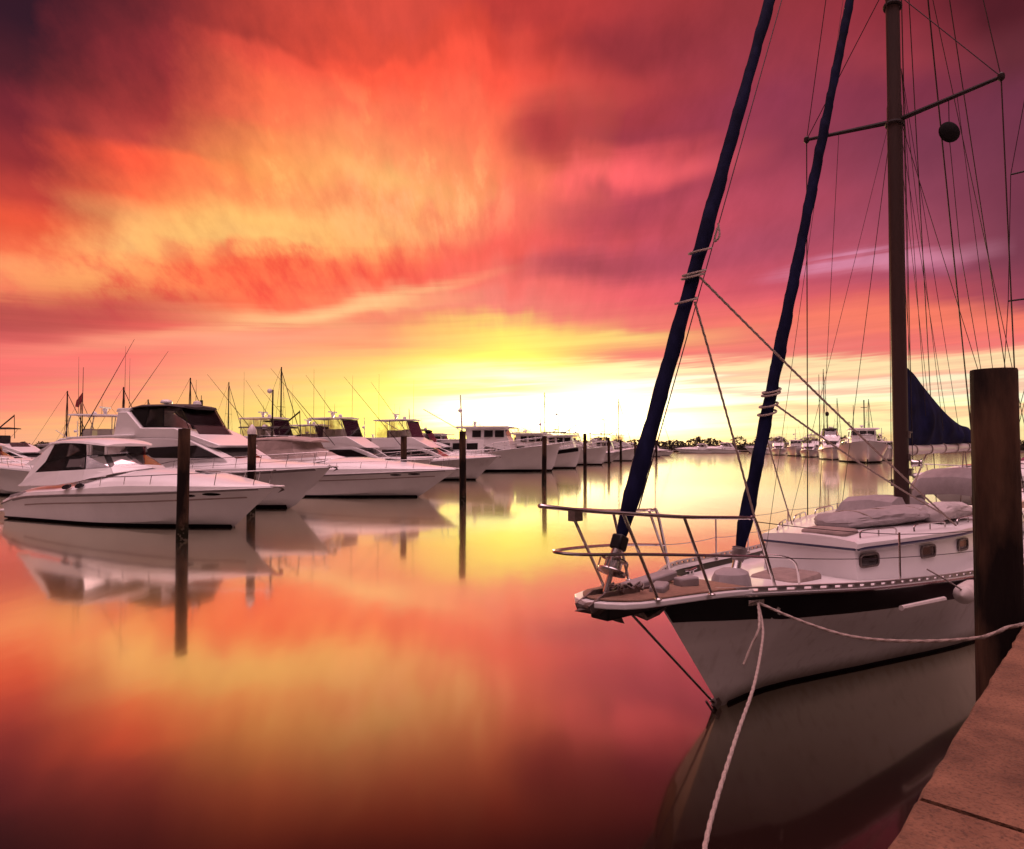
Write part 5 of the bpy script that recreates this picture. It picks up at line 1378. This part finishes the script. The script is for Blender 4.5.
# ------------------------------------------------------------------ neighbouring sailboat beyond the main one
def sail_yacht(label,L_,masth,spreaders,group=None,mastx=.56,B=3.4,rig=True,r_m=.09,name='moored_sailboat',hullm=None,rr=.012):
    r=empty(name); tag(r,label,'sailboat',group); L=L_
    p=dict(L=L,B=B,zs=[(0,1.05),(.3,.98),(.6,1.05),(.8,1.15),(1,1.35)],stem=.90,flare=.5,stempow=1.0,cw=.75,bootz=.10,beam=[(0,.6),(.25,.9),(.5,1.0),(.7,.85),(.85,.52),(.95,.2),(1,.02)])
    sec,strip=hull_parts(r,p,hullm or M['gel'],stripes=((.2,.12,.012,'sheer_stripe',M['navy'],.02,.95),))
    deck_shell(r,p,sec,[(0,1.1),(.5,1.15),(1,1.4)])
    house(r,'cabin',[(.3*L,1.0),(.72*L,1.1),(.69*L,1.5),(.3*L,1.6)],wf(1,1.6,1.15,1.0,[(.3*L,1),(.5*L,1),(.72*L,.6)]),M['gel'])
    mx=mastx*L
    mb=MB(); mb.tube([(mx,0,1.4),(mx,0,masth)],[r_m,r_m*.7],8); ms=mb.build('mast',M['spar'],r)
    mb=MB(); mb.tube([(mx,0,2.7),(mx-.38*L,0,2.8)],.07,6); mb.tube([(mx-.1,0,2.9),(mx-.2*L,0,2.98),(mx-.37*L,0,2.92)],[.2,.17,.1],8); mb.build('boom',M['tarp'],ms)
    if rig:
        mb=MB(); mb.tube([(L*.98,0,1.5),(mx,0,masth*.97)],[.06,.04],6); mb.build('furled_headsail',M['uv'],r)
        for z,hw_ in spreaders:
            mb=MB(); mb.tube([(mx,-hw_,z),(mx,hw_,z)],.03,6); mb.build('spreader',M['spar'],ms)
        zprev=(1.1,B*.47)
        for s in (1,-1):
            pts=[(mx-.1,s*B*.47,1.1)]+[(mx,s*w_,z) for z,w_ in spreaders]+[(mx,0,masth)]
            mb=MB(); mb.tube(pts,rr,5,caps=False); mb.build('shroud',M['wire'],r)
            for dx in (.5,-.6):
                mb=MB(); mb.tube([(mx+dx,s*B*.46,1.1),(mx,.05*s,spreaders[0][0])],rr*.8,4); mb.build('shroud',M['wire'],r)
        mb=MB(); mb.tube([(.1,0,1.2),(mx,0,masth)],rr,5); mb.build('backstay',M['wire'],r)
    return r
K1=sail_yacht('sailboat moored just beyond the main one, its rigging showing right of the mast',12.5,17.5,[(7.6,1.15),(11.8,1.0)],B=3.4)
K1.location=(15.1+.717*-5.2,18.4+.697*-5.2-.6,0); K1.rotation_euler=(0,0,math.atan2(.697,.717))
K1.rotation_euler=(0,0,math.atan2(-.697,-.717)); K1.location=(13.3+.717*12.5,17.3+.697*12.5,0)
mb=MB(); rings=[]
for x,zt in ((3.2,1.7),(3.35,2.1),(3.8,2.25),(4.4,2.28),(4.5,2.2)):
    rings.append([(x,-1.1,1.45),(x,-1.05,zt-.15),(x,-.7,zt),(x,0,zt+.05),(x,.7,zt),(x,1.05,zt-.15),(x,1.1,1.45)])
mb.loft(rings,closed=False,caps=False); dg=mb.build('dodger',M['tarp'],K1); s=dg.modifiers.new('s','SOLIDIFY'); s.thickness=.02
mb=MB(); mb.lathe([(0,-.08),(.1,-.05),(.13,0),(.1,.05),(0,.08)],(6.9,-.55,7.0),14,axis='Y'); mb.build('radar_reflector',M['black'],K1)
X1=clone(A,'white cruiser glimpsed under the boom between mast and big piling',(18.5,31),12.1,180+10,1.0)
# distant masts in the marina
for q_,(s_,L_,lab,tip,a_,sc) in enumerate((
 (T1,16,'small trawler at the far left, behind the boat with black bimini',(-43,76),-10,.75),
 (E2,15,'fishing yacht far behind the left fishing yacht, under its hardtop',(-34,74),-12,.8),
 (B_,14,'flybridge yacht in the third row, behind the radar mast',(-15,74),-12,.9),
 (T1,16,'trawler in the rear row, roof showing above the fishing yachts',(-12,92),-12,.9),
 (N1,14,'far flybridge boat with black bimini, right part of the left row',(16,104),-12,1.0),
 (N1,14,'tiny flybridge boat with bimini beside the last pilings',(30,146),-12,1.1))):
    clone(s_,lab,tip,L_,a_,sc,'boats in the rear rows of the marina')
MG='distant sailboats with bare masts behind the motor yachts'
for i,(X_,Y_,h_,L_,ang,lab) in enumerate((
  (-66,90,10.4,9,20,'leftmost distant sailboat, thick mast near the left edge'),
  (-52,80,10.0,8.5,15,'distant sailboat with pale thin mast, second from the left edge'),
  (-56,92,9.4,9,30,'distant sailboat with short dark mast left of the near hardtop'),
  (-36.5,92,13.5,10,-20,'distant sailboat with mast straight left of the capped piling'),
  (-46,84,11.5,9,10,'distant sailboat whose mast stands behind the outriggers'),
  (34,190,17,12,0,'far sailboat left of the furled headsail'),
  (-78,112,11,9,10,'distant sailboat mast at the very left edge'),
  (-55,118,14,10,-15,'distant sailboat with tall mast behind the left fishing yacht'),
  (2,150,15,10,15,'distant sailboat mast behind the pilothouse trawler roof'),
  (22,170,15,10,15,'distant sailboat mast above the middle of the far row'),
  (98,205,17,12,-100,'far sailboat with short mast, directly left of the big white trawler'),
  (87,190,24,12,-100,'far sailboat with the tallest mast of the right row'),
  (94,180,15,12,-100,'far sailboat behind the big white trawler'))):
    k=sail_yacht(lab,L_,h_,[(h_*.6,.8)],group=MG,r_m=.12,name='distant_sailboat',rr=.018); k.location=(X_,Y_,0); k.rotation_euler=(0,0,math.radians(ang))
# red flag on a staff on the left fishing yacht
fl=empty('flag',(-24.5,38.0,4.3)); tag(fl,'small dark red flag drooping on a staff above the left fishing yacht','flag')
mb=MB(); mb.tube([(0,0,-1.2),(0,0,3.0)],[.03,.012],5); mb.build('flag_staff',M['wire'],fl)
mb=MB(); mb.prism([(-.02,1.55),(-.35,1.1),(-.42,.75),(-.22,.7),(-.12,.95),(-.02,1.0)],-.01,.01); mb.build('flag_cloth',M['flag'],fl,smooth=False)

# ------------------------------------------------------------------ shore, mangroves, palms
mb=MB(); pts=[(-1500,0),(-300,330),(-60,345),(20,352),(60,330),(130,318),(220,290),(600,230),(1600,100)]
vs=[];fs=[]
pl=[(-1500,330),(-300,345),(-60,350),(20,352),(60,345),(130,330),(220,300),(600,240),(1600,150)]
n=len(pl)
vs=[(x,y,-.2) for x,y in pl]+[(x,y+6,.7) for x,y in pl]+[(x,y+40,1.2) for x,y in pl]+[(x,y+1500,2.0) for x,y in pl]
for rrow in range(3):
    for i in range(n-1): fs.append((rrow*n+i,rrow*n+i+1,(rrow+1)*n+i+1,(rrow+1)*n+i))
mb.add(vs,fs); sh=mb.build('shore',mat('shore_ground',(.07,.055,.035),.9,var=.3,scale=.05),None); tag(sh,kind='structure')
random.seed(21)
mb=MB()
def leafblob(c,R,H,n,sz):
    for _ in range(n):
        a=random.uniform(0,2*PI); u=random.random()**.5; zz=random.uniform(-1,1)
        rr=math.sqrt(1-zz*zz)*R*(.65+.35*random.random())
        P=Vector((c[0]+rr*math.cos(a),c[1]+rr*math.sin(a)*.6,c[2]+zz*H*(.7+.3*random.random())))
        s=sz*random.uniform(.5,1.3)
        d1=Vector((random.uniform(-1,1),random.uniform(-1,1),random.uniform(-1,1))).normalized()*s
        d2=d1.cross(Vector((random.uniform(-1,1),random.uniform(-1,1),random.uniform(-1,1)))).normalized()*s
        mb.add([P-d1,P+d2*.7,P+d1,P-d2*.7],[(0,1,2,3)])
def shorey(x): return interp(x,pl)
x=-260
while x<420:
    y=shorey(x)+random.uniform(7,22)
    R=random.uniform(3,6.5); H=random.choice((1.8,2.3,2.6,3.2,3.9))*random.uniform(.85,1.2)
    leafblob((x,y,H*.80+.3),R,H,260,.55)
    x+=random.uniform(2.0,3.4)
tl=mb.build('treeline',M['leaf'],None,smooth=False); tag(tl,'dark mass of mangroves along the far shore','mangroves',kind='stuff')
def palm(seed):
    random.seed(seed); r=empty('palm_tree'); hgt=7.0
    mb=MB(); mb.tube(smooth_pts([(0,0,0),(.2,0,2.2),(.15,.1,4.8),(.4,.1,hgt)],4),[.28-.012*i for i in range(13)],7); mb.build('trunk',M['bark'],r)
    mb=MB()
    for k in range(17):
        a=2*PI*k/17+random.uniform(-.15,.15); e=random.uniform(-.5,1.0); Ln=random.uniform(2.0,2.8)
        pts=[]
        for i in range(7):
            t=i/6; pts.append(Vector((.4+math.cos(a)*Ln*t*math.cos(e*.6),.1+math.sin(a)*Ln*t*math.cos(e*.6),hgt+Ln*(math.sin(e)*t-.75*t*t))))
        for i in range(6):
            p0,p1=pts[i],pts[i+1]; w=.42*math.sin(PI*(i+.8)/7.2); w1=.42*math.sin(PI*(i+1.8)/7.2) if i<5 else .03
            sd_=Vector((-math.sin(a),math.cos(a),0))
            mb.add([p0,p0+sd_*w-Vector((0,0,w*.5)),p1+sd_*w1-Vector((0,0,w1*.5)),p1],[(0,1,2,3)]); mb.add([p0,p0-sd_*w-Vector((0,0,w*.5)),p1-sd_*w1-Vector((0,0,w1*.5)),p1],[(0,3,2,1)])
    mb.build('crown',M['leaf'],r,smooth=False); return r
P0_=palm(1)
PG='palms standing above the far mangroves'
for i,(X_,s_,lab) in enumerate(((98,1.0,'tallest palm above the mangroves between the furled headsail and staysail'),(104,.85,'shorter palm right beside the tallest one'),(116,.8,'low palm near the middle of the far shore'),
   (128,.95,'palm above the mangroves close to the furled staysail'),(70,.8,'lone palm right of the furled headsail'),(139,.8,'palm half behind the furled staysail'),(60,.7,'small palm at the left end of the palms'))):
    o=P0_ if i==0 else copy_tree(P0_)
    o.location=(X_,shorey(X_)+16,.4); o.scale=(s_,)*3; o.rotation_euler=(0,0,i*1.3); tag(o,lab,'palm tree',PG)

# ------------------------------------------------------------------ warm evening air
if HAZE>0:
    hz=MB(); hz.box((0,200,21.5),(800,560,45))
    hm=bpy.data.materials.new('evening_haze'); hm.use_nodes=True; nt=hm.node_tree; nt.nodes.clear()
    pv=nt.nodes.new('ShaderNodeVolumePrincipled'); pv.inputs['Color'].default_value=(1,.82,.70,1); pv.inputs['Density'].default_value=HAZE; pv.inputs['Anisotropy'].default_value=.75
    ou=nt.nodes.new('ShaderNodeOutputMaterial'); nt.links.new(pv.outputs[0],ou.inputs['Volume'])
    o=hz.build('haze',hm,None,smooth=False); tag(o,kind='stuff')
    scn.cycles.volume_bounces=0
